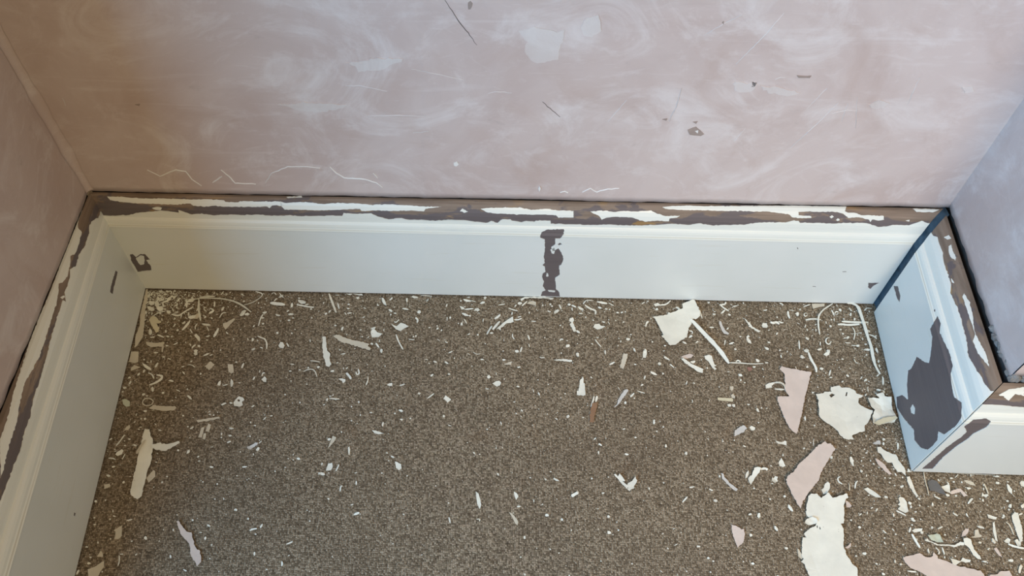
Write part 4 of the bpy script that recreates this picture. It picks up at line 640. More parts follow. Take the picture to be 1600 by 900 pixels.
BOARD_MARKS = {
 'left': {'edge': '499.2,201.2 519.4,200.8 540.4,199.8 562.7,197.5 586.7,200.2 609.4,199.1 629.3,202.9 657.1,202.9 689.6,204.1 721.2,207 755.9,208.3 776.7,208.6 779.6,202.7 789.1,209.8 797.7,209.2 816.2,209.9 824.3,213.5 838.8,206.2 857.4,207.8 876.9,202.9 901.1,202.3 908.4,206.6 919.5,206 935.3,196.8 938.6,194.2',
  'bare': '''906.8,110.9 909.9,102.6 896.9,101.5 880.3,101.5 870.2,98.7 866.9,109.9 875.8,112.1 891.2,111.5
545.9,46.1 547,40.3 542.4,40.7 542.3,44.9''',
  'left': '''915.9,229.1 896.9,228.9 887.4,223.9 888.4,215.9 868.3,213.6 850.4,214.3 841.6,219.6 834.4,216.6 812,213.3 797.9,217.1 791.5,221.5 781.3,217.7 765,215 749.5,214.7 708,212.9 681.1,213 657.5,215.8 639.4,218.1 611.9,215.5 591.1,212 565.4,211.7 533.6,209.5 519.8,209 557.2,220.6 590.4,222 623.6,225.1 644.8,226.4 672.2,227.7 699.9,229.1 735.1,229.1 762.2,228.3 778.3,228.1 799.6,228.6 826.3,229.5 849.6,229.1 878.4,229.1 899.3,229.1
777.1,213.1 784.9,208.3 783.3,207 778.3,209.2''',
 },
 'back': {'edge': '-6.6,185.6 11,185.2 40.4,187.7 51.7,192.5 71.7,195.7 91.6,198.5 116.4,195.1 116.9,200.1 134.2,191.7 149.2,194.4 164.8,190.9 193.9,193.5 212.6,192.4 229.7,194.5 253,192.6 277.1,194.3 300.7,193.4 324.7,194.8 343.9,196.3 358.1,195.7 360.6,201.3 377.6,200.3 401.4,201.8 410.4,196 426.6,190.5 443.5,193.7 455.3,190.7 481.6,190.5 495.9,189.2 515.1,192.6 536.6,192.2 558.2,189.4 575,188.2 579.7,191.9 589.4,188 596.3,195.6 608.2,196 610.8,193.4 625.3,190.5 632.3,193.4 644.4,192.1 646.6,194.5 668.1,195.1 669.3,188.4 688.1,188.3 707.3,188.2 736.3,188 755.3,189.7 779.7,188.3 803.7,189.1 836.8,192.3 850.8,194 862.9,193.7 875.4,192.4 891.1,196.1 911.5,192.4 930.3,194 959,194.9 974.2,199.4 990.5,200.4 997.5,200.9 1019,201.2 1026.9,204.3 1036.4,204.6 1040.7,201.1 1064.4,201.8 1088.9,200.9 1111.9,202.7 1135.6,203.3 1146.4,201.6 1161.3,196.5 1172.7,197.9 1180.5,201 1204.8,200.7 1211.6,204.7 1218.2,208.8 1230.5,205.2',
  'bare': '''656.9,159.4 658.2,172.4 664.8,177.3 675.5,178.4 691.2,178.8 692.7,170 687.8,158.5 680.4,158.2 681.3,144.3 675.6,136 678.8,125.9 687,134.4 692.3,124.3 697,107.8 695.1,92.8 691.5,88.4 694,64.4 687.3,55.2 690.8,23.2 696.8,14.1 699.3,0 666.5,1.1 668.5,15.4 673.6,19.3 668.1,31.7 669.6,43.2 666.3,54.4 665.7,65.5 670.6,72.3 668.5,85.4 664.4,89.5 667.9,96.1 665.2,112.9 666.1,127.5 665.1,145.7 664.5,155.7
685.1,144.4 688.5,148.6 692.5,144.7 687.7,141.7
7.2,94 12.3,95.5 14.5,87.1 25.1,95.9 31.5,96.2 35.5,81.5 28.4,79.1 30.6,66.3 28.4,51.8 16,49.6 3.7,46.4 3.7,63.1 3.6,76.1
1149.5,90 1155.8,90.6 1156.6,88.5 1150.6,87.8
1114.4,47.9 1120.5,47.2 1120.6,45.3 1115.4,45.6
1202.2,60.7 1221.8,61.4 1214.8,52.1 1213,42.8 1207.3,47.2
1057.4,149.8 1058.6,150.2 1060.8,145.4 1059.5,145.4''',
  'left': '''21.9,221.1 46.9,220.6 69.2,218.9 97.1,219.6 129.1,219 142.8,218.5 166.3,219.9 189,218.5 190.6,215.9 209.1,215.5 211.9,217.7 235,217.5 267.6,218.5 278.5,214.5 268.6,210.7 264.2,212.3 257,211.3 252.6,207.1 249.7,209.7 233,208.5 219,208.4 186,207.6 172.5,209.2 157.8,206.9 141.9,208.4 138.4,211.9 116.7,209.7 93.5,210 61,210 38.7,212.2 23.8,215.1
79,202.6 88.2,205.1 93.9,203.6 90.7,199.4 83.8,199.8
270,218.8 276.5,216.3 307,218.6 332.2,215.7 355.6,218.2 383.5,217.8 402,216.1 430,217.3 453.3,216.7 474.4,215.1 504.8,215.3 481.6,211.3 479.4,207.2 462.9,208.2 432.3,206.6 406.4,206.8 387.5,205.5 385.4,209 364.1,207.6 345.2,206.1 326.2,204.8 291,205.3 274.5,204.9 270.8,210.3
532.4,208.5 535.4,213.1 544.2,208.2 538.5,206
562.4,213.2 570.4,214.7 588.9,215.7 607.6,216.1 621.6,216.4 636.5,213.1 657,215.4 669.2,213.8 698.9,212.9 701.6,202.2 679.2,201 674.8,205.3 656.9,206.1 638,205.2 619,205.3 600,206.1 581,206.4 571.3,208.1
280.1,226.6 302.1,229.5 303.1,226.6 282.3,224.7
723.7,212.6 739.5,214.7 759.1,212.6 772.5,214.6 791.6,214 811.8,216.3 820.7,212.2 836.8,207.7 857.7,208.8 854.3,205.6 844.1,203.9 844.7,199 825.3,199.6 809.2,197 795.9,201.7 785.6,204.4 761.7,204.7 750.2,202.9 744,199.2 738.9,205.5 729.5,209.2
825.8,221.9 838.8,224 861.5,225.3 885.3,224.5 931.2,226.3 977.1,227.8 1013.3,229.5 1051.3,228.8 1069.1,229.5 1090.9,229.2 1094.2,221.3 1100.6,218.9 1109.9,219.1 1122.2,215.6 1136.2,215.9 1155.5,215.5 1161.3,209.6 1154.3,207.8 1143.6,209.1 1144.1,205 1137.4,209.5 1119.7,212.3 1106.5,211 1094.6,217.5 1076.1,220.4 1060.1,219.3 1041.2,219.6 1027.5,218.6 1031.1,213.5 1050.7,212.3 1052.5,209.7 1036,209.3 1023.6,210.1 1016.2,214.5 1003.1,216.2 982.8,218.4 959.5,217.9 935.7,218.4 912.4,217.8 888.7,218.1 853.4,218.1 831.7,219.3
1078.2,212.2 1080.2,214.6 1084.5,212.3 1082.4,209.6
1091.3,207.1 1091.8,209.8 1096.7,207.2 1094.6,205.5
1189.5,227.7 1221.4,227.6 1229.3,226.6 1223.6,222.1 1199.7,222.3
1194.3,208.7 1199.3,209.9 1200.8,207.3
672.1,68 674.8,66.8 676,59.2 673,57.8
674.8,129.8 679.9,136.1 681.8,130.1 681,119.7 677.4,120.9
677.6,19.5 689.8,18.1 689.5,14.3 678.7,15.8
13.5,84.1 23.7,91.7 28.1,89.7 25.8,79 20.9,68.1 14.9,65.7 13.2,72.2''',
 },
 'right': {'edge': '-1,203.3 12.1,207.1 17,209.9 28,209.5 44.1,210.4 61.7,208 76.1,207.9 91.4,208.8 102.1,208.4 111.3,204.1 124.2,205.9 125.5,205.6 132.6,206 139.4,207.9 166,207.1 190.7,206.6 214.6,202.5 235.6,206.6 248.6,209.3 263.9,211.1 280.7,215.2 285,218.4',
  'bare': '''124,166.1 121.8,173.9 136.6,175.5 146.2,169.3 165,172 180.7,175.6 206.8,175.1 213.2,168.1 227.9,165.5 243.8,163.3 260.9,172.4 278.2,165.7 281.7,143.7 279.4,125.1 278.3,112.2 267.8,100.6 277.3,91.9 278.8,76.9 277.7,59.3 266.8,42.7 248.4,29.4 232.6,33.9 207,15.2 191.5,6.7 178.8,0.6 164.1,5.8 170.9,26.1 185.3,39.1 164.3,46.1 146.8,59.6 149.1,70.5 141.7,94.4 160.9,111 169,121.7 155.3,136.5 140.1,148.4 126.8,148.2
108.3,169.9 110.1,173.2 113.5,171.7 111.5,169.4
1.4,80.4 12.4,93.8 30.8,93.5 38.3,86.4 29,81.9 12.8,80.9''',
  'left': '''47.5,219.9 48.9,223.2 60,222.6 73.4,223.9 76.5,221.8 66.3,218.5 54,218.1
93.8,210.8 104.7,212.9 100.2,210.3
27.7,217.6 32.1,224 40.1,225.6 35.8,220.5
131.9,220.2 148.2,222.7 172.5,221.6 190.1,218.3 208.8,219.3 229.8,222.3 254,221.4 238.7,218.4 220.3,214.4 201.8,213.4 196.7,218 175.1,217.8 152.9,217.6 133.7,217.1
201.3,41.1 199.5,50 207.3,53 214.5,47.6 209.2,40''',
 },
 'chimney': {'edge': '5.2,199.8 9.6,200 23.1,199.8 58,197.1',
  'bare': '''8.9,8.7 9.8,33.2 11.2,87.3 16,123.9 15.5,137.8 4.8,154.1 7.3,171.9 23,175 33.1,168.9 35.2,153 27.4,131.8 28,117.7 23.3,88.2 21.7,50 24.8,10.1''',
  'left': '''9,214.1 15.3,221.3 33.9,224.5 44.4,213.7 29.7,216.1 29.1,207.1 17.7,212.9''',
 },
}
WALL_MARKS = {
 'ridge': '''3|81.4,271.2 95.6,258.2 122.9,272.4 135.8,269.5 140.1,252.6 150.3,239.1
3|187.5,274.3 195.6,261.1 201.2,246.1 231.2,244.9
3|168.6,246.6 186.3,260.8
2|246.1,248.8 259.8,269.7 285.5,283.8 313,284.6 330.8,281.8
4|345.1,285.5 352.2,272.4 362.4,262.5 392.2,260 407.8,253.5 416.1,243.3
2|405.4,273.9 411.2,263.2
3|711.4,241.4 722.4,250.2 732.7,242 748.4,249.5 764.7,251.4
3|678.3,239.7 685.2,242.7 690.2,239.3''',
 'crack': '''2|521.3,568.2 531.7,548.7 538.9,535.3 557.7,505.4
1|642.6,416.1 667.5,390.2''',
 'scratch': '''2|388.6,436 409.2,436.6 441.2,428.4
2|474.9,466 508.7,458.2 540.8,449.8
2|411.3,384.7 454.2,387.1 488.2,386.3
2|15.9,405.5 14.4,391.6
2|571.4,428.3 581.7,431.8 602.4,430.2
2|468.9,355.2 490.9,358.8
2|991.5,341.3 1015.4,391.5 1029.3,425.9
2|880.3,485 904.2,529.3 918,561.6
1|831.2,527.3 850.5,544 869.9,558
2|1041.8,426.2 1045.3,392.3
1|1050.4,437.5 1068.4,381.2
2|1117.6,471.2 1121.3,422.9
2|1027.6,406.2 1042.6,412.3 1059.4,412.8
1|732.5,383.4 742.8,403.8 752.8,423.6
2|814,385.7 819.4,414.4 820,444.4
1|910.6,352.6 919.8,377
2|935.8,461.9 941.2,465.7 948.2,465.4
1|991.1,413.7 1006.6,449.7''',
 'smear': '''0|393.9,473.9 414.1,476.9 434.6,482.5 466.2,481.9 457.7,475.6 440.7,465.1 416.2,460.8 407.9,459 405.2,469.1
0|293.8,402.3 334.3,406.2 388.4,403.9 374.9,397.3 348.4,389.8 323.4,391.9 307.8,398.8
0|607.7,528 626.6,534.6 638.2,531.2 649.8,529.2 663.1,531 662.6,513.1 659.4,503.4 658.6,486.3 644.9,483.4 637.1,480.7 625,483.8 616.5,497.4 619.8,511.9 611.8,521.2
0|682,534.7 688.3,548.5 701,553.4 707.3,530.8 696.8,521.2 686.9,523.2
0|884,453.1 887.2,456.9 895.4,456.6 902.4,453.7 911.6,457.6 915,452.4 909.6,441.6 895.6,439.6 888.4,443.7
0|919.1,452.5 942.3,450.5 974.2,440.7 959.3,434.9 933,439.6
0|1067.9,424.2 1081.9,431.8 1096.5,426.7 1091.6,417.6 1079,417.3
0|1177.8,456.1 1191.1,458.6 1197.4,449.7 1186.4,446.7''',
 'speck': '''0|522.9,298.5 527.5,301.2 530.1,296.1 526.3,292 523.2,293.3
0|645.6,247.9 647.7,253.6 649.4,248 647.8,240.9
0|852.5,370.3 856.5,372.2 856.9,366.3''',
 'dent': '''0|547.9,565.5 550.9,568.1 553.4,564.7 550.7,556.8 548.1,556.7
0|106.9,396.4 114,397.8 112.1,394.4
0|907.5,457.5 914,456.1 912.8,449.7 908.8,449.6
0|841.8,371.8 852.2,378 865.9,364.7 862.3,361 846.6,363
0|846.2,386.6 852.4,388 851.2,383.3
0|961.3,469.4 979.6,469.4 978.7,465.8 964.4,465.9
0|804.6,390.1 810.8,391.4 810.2,387.9
0|848.5,546.2 850.3,548.1 851.4,543.5''',
}
RUNS = {'left': ((0.0514, -0.9474), (-0.0238, -0.9252), (-0.0046, 0.0026), (-0.0205, 0.0248)), 'back': ((-0.0046, 0.0026), (-0.0205, 0.0248), (1.2288, 0.0025), (1.2612, 0.0310)), 'right': ((1.2272, -0.0156), (1.2620, 0.0182), (1.2146, -0.2998), (1.2518, -0.2677)), 'chimney': ((1.2161, -0.3002), (1.2533, -0.2677), (1.7146, -0.3081), (1.7146, -0.2717))}
PROFILE = [(1, 0.004), (1, 0.1655), (1.03, 0.1668), (1.035, 0.169), (1.0, 0.171), (0.96, 0.173), (0.94, 0.177), (0.9, 0.1805), (0.84, 0.183), (0.77, 0.1845), (0.745, 0.189), (0.73, 0.1935), (0.69, 0.2), (0.6, 0.2065), (0.47, 0.212), (0.31, 0.2165), (0.14, 0.2195), (0, 0.22)]

# ------------------------------------------------------------------ setting: floor
def struct(o): o['kind'] = 'structure'; return o
fl = mesh_obj('floor', [(-.6, -3.4, 0), (3.2, -3.4, 0), (3.2, .3, 0), (-.6, .3, 0), (-.6, -3.4, -.02), (3.2, -3.4, -.02), (3.2, .3, -.02), (-.6, .3, -.02)],
              [(0, 1, 2, 3), (7, 6, 5, 4), (0, 4, 5, 1), (1, 5, 6, 2), (2, 6, 7, 3), (3, 7, 4, 0)], M_carpet)
struct(fl); fl['label'] = 'brown loop pile carpet strewn with paint chips'

# ------------------------------------------------------------------ setting: plastered walls
def wall_slab(name, a, b, inward, z0=.2222, jag=.002, top=2.5, recess=0.0, disp=.0009, thick=.006, inset=0.0):
    """plaster skin from a to b (plan), ragged lower edge, over darker masonry"""
    a = Vector((*a, 0)); b = Vector((*b, 0)); inw = Vector((*inward, 0)).normalized()
    a -= inw * recess; b -= inw * recess
    d = b - a; Ln = d.length; nx = max(4, int(Ln / .009)); zs = [0.0]
    while zs[-1] < .42: zs.append(zs[-1] + .0105)
    zs += [.6, .9, 1.3, top - z0]
    V = []; Fc = []
    for j, dz in enumerate(zs):
        for i in range(nx + 1):
            p = a + d * (i / nx)
            z = z0 + dz
            if j == 0:
                z += jag * (noise.noise(p * 45) + .7 * noise.noise(p * 170))
            q = Vector((p.x, p.y, z))
            n_ = noise.noise(q * 11) * .7 + noise.noise(q * 33) * .3
            edge = min(1, i / 3, (nx - i) / 3)
            V.append(q + inw * (disp * n_ * edge))
    for j in range(len(zs) - 1):
        for i in range(nx):
            k = j * (nx + 1) + i
            Fc.append((k, k + 1, k + nx + 2, k + nx + 1))
    base = len(V)
    for i in range(nx + 1): V.append(V[i] - inw * thick)
    for i in range(nx): Fc.append((i, base + i, base + i + 1, i + 1))
    w = mesh_obj(name, V, Fc, M_plaster, smooth=False)
    for p in w.data.polygons:
        p.use_smooth = p.index < (len(zs) - 1) * nx
    struct(w)
    A = a - inw * thick + d.normalized() * inset; B = b - inw * thick; A2 = A - inw * .12; B2 = B - inw * .12
    vv = [(q.x, q.y, z) for z in (0, top) for q in (A, B, B2, A2)]
    mesh_obj('masonry', vv, [(0, 1, 5, 4), (1, 2, 6, 5), (2, 3, 7, 6), (3, 0, 4, 7), (0, 3, 2, 1), (4, 5, 6, 7)], M_masonry, w)
    return w
LW = RUNS['left']; BK = RUNS['back']; RT = RUNS['right']; CH = RUNS['chimney']
AW = Vector(BK[1]); BW = Vector(BK[3]); CW = Vector(RT[3])
wl = wall_slab('wall_left', (AW.x - .0035, -0.74), (AW.x, AW.y), (1, 0), jag=.0025)
wb = wall_slab('wall_back', AW, BW + (BW - AW).normalized() * .02, (0, -1), jag=.0018)
wr = wall_slab('wall_right', (BW.x + .0006, BW.y + .02), (CW.x, CW.y + .004), (-1, 0.02), z0=.226, jag=.003, recess=.006)
wc = wall_slab('wall_chimney', (CW.x + .006, CW.y), (CW.x + 1.3, CW.y - .01), (0, -1), z0=.236, jag=.004, recess=.002, inset=.04)

# rounded, smeared plaster in the inner corner of left and back wall
V = []; Fc = []
nz = 44
for j in range(nz):
    z = .226 + j * .0095 if j < nz - 1 else 2.4
    r = .009 + .004 * noise.noise(Vector((3, 1, z * 14))) + .003 * noise.noise(Vector((7, 2, z * 50)))
    for i in range(7):
        t = math.pi / 2 * i / 6
        cx, cy = AW.x + r, AW.y - r
        V.append((cx - r * math.cos(t) + .0004, cy + r * math.sin(t) - .0004, z))
for j in range(nz - 1):
    for i in range(6):
        k = j * 7 + i; Fc.append((k, k + 1, k + 8, k + 7))
mesh_obj('corner_fillet', V, Fc, M_plaster, wb, True)

# broken plaster edge and mortar showing at the foot of the chimney corner
random.seed(4)
bm = bmesh.new()
def lump(bm, c, r, seg=2):
    m = bmesh.ops.create_icosphere(bm, subdivisions=seg, radius=1)
    for v in m['verts']:
        n_ = 1 + .45 * noise.noise(v.co * 1.6 + Vector(c) * 90)
        v.co = Vector((c[0] + v.co.x * r[0] * n_, c[1] + v.co.y * r[1] * n_, c[2] + v.co.z * r[2] * n_))
for i in range(26):
    t = i / 25
    lump(bm, (CW.x + .012 + .11 * t + random.uniform(-.004, .004), CW.y + .004 + random.uniform(-.003, .004), .229 + random.uniform(-.004, .005)), (.0065, .005, .006))
for i in range(12):
    t = i / 11
    lump(bm, (CW.x + .010 + random.uniform(-.002, .003), CW.y + .004 + .075 * t, .227 + random.uniform(-.003, .006) * (1 - t)), (.004, .006, .005))
bm_obj('mortar', bm, M_mortar, wr)

# marks on the back wall: thin raised lips, filled smears, cracks and scratches
def back_y(x): return AW.y + (BW.y - AW.y) * (x - AW.x) / (BW.x - AW.x)
def jitter(pts, amp, step, seed, closed=False):
    random.seed(seed); out = []
    n = len(pts)
    for i in range(n if closed else n - 1):
        a = Vector(pts[i]); b = Vector(pts[(i + 1) % n]); L = (b - a).length
        k = max(1, int(L / step))
        for j in range(k):
            p = a.lerp(b, j / k)
            if j: p += Vector((random.gauss(0, amp), random.gauss(0, amp)))
            out.append((p.x, p.y))
    if not closed: out.append(tuple(pts[-1]))
    return out
def ribbon_xz(name, pts, w, mat, h, parent):
    """a thin lip lying on the back wall; pts are x,z in mm"""
    p = jitter(pts, .35, 5, len(pts) * 7)
    V = []; Fc = []
    n = len(p)
    for i, (x, z) in enumerate(p):
        a = Vector(p[max(0, i - 1)]); b = Vector(p[min(n - 1, i + 1)]); d = (b - a).normalized(); nn = Vector((-d.y, d.x))
        taper = .35 + .65 * math.sin(math.pi * min(1, (i + .5) / n)) * (.75 + .5 * random.random())
        for s, hh in ((-1, -.4), (-.35, h), (.35, h), (1, -.4)):
            q = Vector((x, z)) + nn * (s * w / 2 * taper)
            V.append((q.x / 1000, back_y(q.x / 1000) - hh / 1000 - .0006, q.y / 1000))
    for i in range(n - 1):
        for s in range(3):
            k = i * 4 + s; Fc.append((k, k + 1, k + 5, k + 4))
    return mesh_obj(name, V, Fc, mat, parent, True)
def cdt_poly(outline, holes=(), lines=(), inner=()):
    """triangles of a polygon with holes; lines are extra breaks, inner extra points"""
    vs = [Vector(p) for p in outline]; ed = [(i, (i + 1) % len(outline)) for i in range(len(outline))]
    for h in holes:
        s = len(vs); vs += [Vector(p) for p in h]; ed += [(s + i, s + (i + 1) % len(h)) for i in range(len(h))]
    for a, b in lines:
        s = len(vs); vs += [Vector(a), Vector(b)]; ed.append((s, s + 1))
    vs += [Vector(p) for p in inner]
    v, e, f, *_ = delaunay_2d_cdt(vs, ed, [], 0, 1e-5)
    def inside(p, poly):
        c = False; j = len(poly) - 1
        for i in range(len(poly)):
            if (poly[i][1] > p.y) != (poly[j][1] > p.y) and p.x < (poly[j][0] - poly[i][0]) * (p.y - poly[i][1]) / (poly[j][1] - poly[i][1]) + poly[i][0]: c = not c
            j = i
        return c
    keep = []
    for t in f:
        c = (v[t[0]] + v[t[1]] + v[t[2]]) / 3
        ar = abs((v[t[1]] - v[t[0]]).cross(v[t[2]] - v[t[0]]))
        if ar > 1e-9 and inside(c, outline) and not any(inside(c, h) for h in holes): keep.append(tuple(t))
    return v, keep
def thick(name, v2, tris, top, bottom, mat, parent=None, smooth=False):
    """two skins and a rim from a flat triangulation; top/bottom map a 2d point to 3d"""
    used = sorted({i for t in tris for i in t}); ix = {u: i for i, u in enumerate(used)}; n = len(used)
    V = [top(v2[u]) for u in used] + [bottom(v2[u]) for u in used]
    Fc = [tuple(ix[i] for i in t) for t in tris]; Fc += [tuple(n + ix[i] for i in reversed(t)) for t in tris]
    cnt = {}
    for t in tris:
        for a, b in ((t[0], t[1]), (t[1], t[2]), (t[2], t[0])):
            cnt[(a, b)] = 1
    for (a, b) in cnt:
        if (b, a) not in cnt: Fc.append((ix[b], ix[a], n + ix[a], n + ix[b]))
    return mesh_obj(name, V, Fc, mat, parent, smooth)
for kind, mat, h, nm in (('ridge', M_ridge, .5, 'plaster_lip'), ('crack', M_crack, .12, 'hairline_crack'), ('scratch', M_scratch, .1, 'trowel_scratch')):
    for l in WALL_MARKS[kind].strip().split('\n'):
        w, s = l.split('|'); ribbon_xz(nm, parse(s), max(.9, float(w) * (.75 if kind == 'ridge' else .55)), mat, h, wb)
for kind, mat, nm in (('smear', M_plaster_pale, 'filler_smear'), ('speck', M_ridge, 'plaster_fleck'), ('dent', M_dent, 'plaster_dent')):
    for i, l in enumerate(WALL_MARKS[kind].strip().split('\n')):
        q = jitter(parse(l.split('|')[1]), .9 if kind == 'smear' else .3, 4, i, True)
        v, t = cdt_poly(q)
        hh = {'smear': .0009, 'speck': .0014, 'dent': .0009}[kind]
        thick(nm, v, t, lambda p: (p.x / 1000, back_y(p.x / 1000) - hh, p.y / 1000), lambda p: (p.x / 1000, back_y(p.x / 1000) + .001, p.y / 1000), mat, wb)

# ------------------------------------------------------------------ setting: skirting boards
U = [0.0]
for i in range(1, len(PROFILE)):
    U.append(U[-1] + math.hypot((PROFILE[i][0] - PROFILE[i - 1][0]) * 30, (PROFILE[i][1] - PROFILE[i - 1][1]) * 1000))
UMAX = U[-1]
class Run:
    def __init__(s, name):
        s.S, s.SW, s.E, s.EW = [Vector(q) for q in RUNS[name]]
        s.L = (s.E - s.S).length * 1000
        d = (s.E - s.S).normalized(); n = Vector((d.y, -d.x))           # towards the room
        if (s.S - s.SW).dot(n) < 0: n = -n
        s.n = n
    def at(s, f, k, off=0):
        q, z = PROFILE[k]
        a = s.SW + (s.S - s.SW) * q; b = s.EW + (s.E - s.EW) * q
        p = a + (b - a) * f
        if off:
            k0, k1 = max(0, k - 1), min(len(PROFILE) - 1, k + 1)
            t = Vector(((PROFILE[k1][0] - PROFILE[k0][0]) * .03, PROFILE[k1][1] - PROFILE[k0][1])).normalized()
            p = p + s.n * (t.y * off); z += -t.x * off
        return Vector((p.x, p.y, z))
    def pt(s, x, u, off=0):
        u = min(max(u, 0), UMAX - .01)
        k = max(i for i in range(len(U) - 1) if U[i] <= u + 1e-9)
        w = (u - U[k]) / (U[k + 1] - U[k])
        return s.at(x / s.L, k, off).lerp(s.at(x / s.L, k + 1, off), w)
def board(side):
    r = Run(side); n = len(PROFILE)
    m = max(2, int(r.L / 30))
    V = [r.at(j / m, k) for j in range(m + 1) for k in range(n)]
    Fc = [(j * n + k, j * n + n + k, j * n + n + k + 1, j * n + k + 1) for j in range(m) for k in range(n - 1)]
    # back and underside
    i0 = len(V)
    for f, c in ((0, r.SW), (1, r.EW)): V.append(Vector((c.x, c.y, PROFILE[0][1])))
    e = m * n
    Fc += [tuple(range(n - 1, -1, -1)) + (i0,), tuple(range(e, e + n)) + (i0 + 1,), (n - 1,) + tuple((j + 1) * n + n - 1 for j in range(m)) + (i0 + 1, i0)]
    bm = bmesh.new()
    vs = [bm.verts.new(v) for v in V]
    for f in Fc: bm.faces.new([vs[i] for i in f])
    o = bm_obj('baseboard_' + side, bm, M_board); struct(o)
    mk = BOARD_MARKS[side]
    seed = len(side)
    edge = sorted(parse(mk['edge']))
    if edge[0][0] > 1: edge.insert(0, (0, edge[0][1]))
    if edge[-1][0] < r.L - 1: edge.append((r.L, edge[-1][1]))
    edge = [(min(max(x, 0), r.L), u) for x, u in edge]
    if side == 'left':      # beyond the photo the stripping goes on the same way
        x0 = edge[1][0]
        k = int(x0 / 35)
        random.seed(2)
        edge = [edge[0]] + [(x0 * i / k, edge[1][1] + random.uniform(-3, 3)) for i in range(1, k)] + edge[1:]
    edge = jitter(edge, .38, 3.0, seed)
    edge = [(min(max(x, 0), r.L), min(max(u, 150), UMAX - 1)) for x, u in edge]
    outline = [(0, 0)] + edge + [(r.L, 0)]
    parts = [s for s in mk['bare'].split('\n') if s.strip()]
    holes = [jitter(parse(s), .3, 2.5, i, True) for i, s in enumerate(parts)]
    holes = [[(min(max(x, .6), r.L - .6), max(u, .6)) for x, u in h] for h in holes]
    lines = [((-5, u), (r.L + 5, u)) for u in U[1:-1]] + [((r.L * j / m, -5), (r.L * j / m, UMAX + 5)) for j in range(1, m)]
    v, t = cdt_poly(outline, holes, lines)
    thick('paint_coat', v, t, lambda p: r.pt(p.x, p.y, .0007), lambda p: r.pt(p.x, p.y, -.0004), M_paint, o)
    for i, s in enumerate(x for x in mk['left'].split('\n') if x.strip()):
        q = jitter(parse(s), .3, 2.5, i + 50, True)
        q = [(min(max(x, .5), r.L - .5), min(u, UMAX - .3)) for x, u in q]
        if max(x for x, u in q) - min(x for x, u in q) < .5: continue
        v, t = cdt_poly(q, (), lines)
        if t: thick('paint_remnant', v, t, lambda p: r.pt(p.x, p.y, .0007), lambda p: r.pt(p.x, p.y, -.0004), M_paint, o)
    return o
made = {side: board(side) for side in ('left', 'back', 'right', 'chimney')}
# added strip painting the bluish shade in the joint of back and right skirting
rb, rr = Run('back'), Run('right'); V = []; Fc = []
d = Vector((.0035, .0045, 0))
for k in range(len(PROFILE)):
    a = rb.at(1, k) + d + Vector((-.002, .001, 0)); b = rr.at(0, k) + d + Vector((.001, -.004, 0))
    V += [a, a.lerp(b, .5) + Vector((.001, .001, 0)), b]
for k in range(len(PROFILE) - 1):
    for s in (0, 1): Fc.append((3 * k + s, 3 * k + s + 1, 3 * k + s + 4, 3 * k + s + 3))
mesh_obj('joint_shade_strip', V, Fc, M_jointshade, made['right'])

# ------------------------------------------------------------------ loose paint on the carpet
def smooth_line(p, it=2):
    for _ in range(it):
        q = [p[0]]
        for a, b in zip(p, p[1:]):
            q += [(a[0] * .75 + b[0] * .25, a[1] * .75 + b[1] * .25), (a[0] * .25 + b[0] * .75, a[1] * .25 + b[1] * .75)]
        q.append(p[-1]); p = q
    return p
def make_flake(name, pts, z0, curl, mat, seed, parent=None, origin=None, th=.00045, holes=()):
    """a sheet of old paint: outline in mm, bent up a little along its edges"""
    random.seed(seed)
    xs = [p[0] for p in pts]; ys = [p[1] for p in pts]
    cx = sum(xs) / len(xs); cy = sum(ys) / len(ys)
    R = max(math.hypot(x - cx, y - cy) for x, y in pts) or 1
    big = R > 16
    q = jitter(pts, .42 if big else .15, 2.6 if big else 2.4, seed, True)
    step = max(2.2, R / 5); inner = []
    y = min(ys)
    while y < max(ys):
        x = min(xs)
        while x < max(xs):
            inner.append((x + random.uniform(-.3, .3) * step, y + random.uniform(-.3, .3) * step)); x += step
        y += step
    v, t = cdt_poly(q, holes, (), inner)
    if big: z0 += .9
    an = random.uniform(0, math.pi); ax = Vector((math.cos(an), math.sin(an))); b = Vector((-ax.y, ax.x))
    bias = random.uniform(-.35, .35); off = Vector((random.random() * 50, random.random() * 50, 0))
    def h(p):
        d = Vector((p.x - cx, p.y - cy)) / R
        a = d.dot(ax) - bias
        n_ = noise.noise(Vector((p.x, p.y, 0)) / (R * .55) + off) * (.5 if curl < 5 else 1.3) + noise.noise(Vector((p.x, p.y, 0)) / 4.5 + off) * .12
        return curl * (.75 * a * a + .30 * abs(d.dot(b)) ** 2.5 + .45 * n_)
    used = {i for tr in t for i in tr}
    lo = min(h(v[i]) for i in used)
    O = origin or Vector((cx / 1000, cy / 1000, 0))
    zz = lambda p: (h(p) - lo + z0) / 1000 + .0004
    top = lambda p: (p.x / 1000 - O.x, p.y / 1000 - O.y, zz(p) + th - O.z)
    bot = lambda p: (p.x / 1000 - O.x, p.y / 1000 - O.y, zz(p) - O.z)
    o = thick(name, v, t, top, bot, mat, parent, False)
    if not parent: o.location = O
    return o
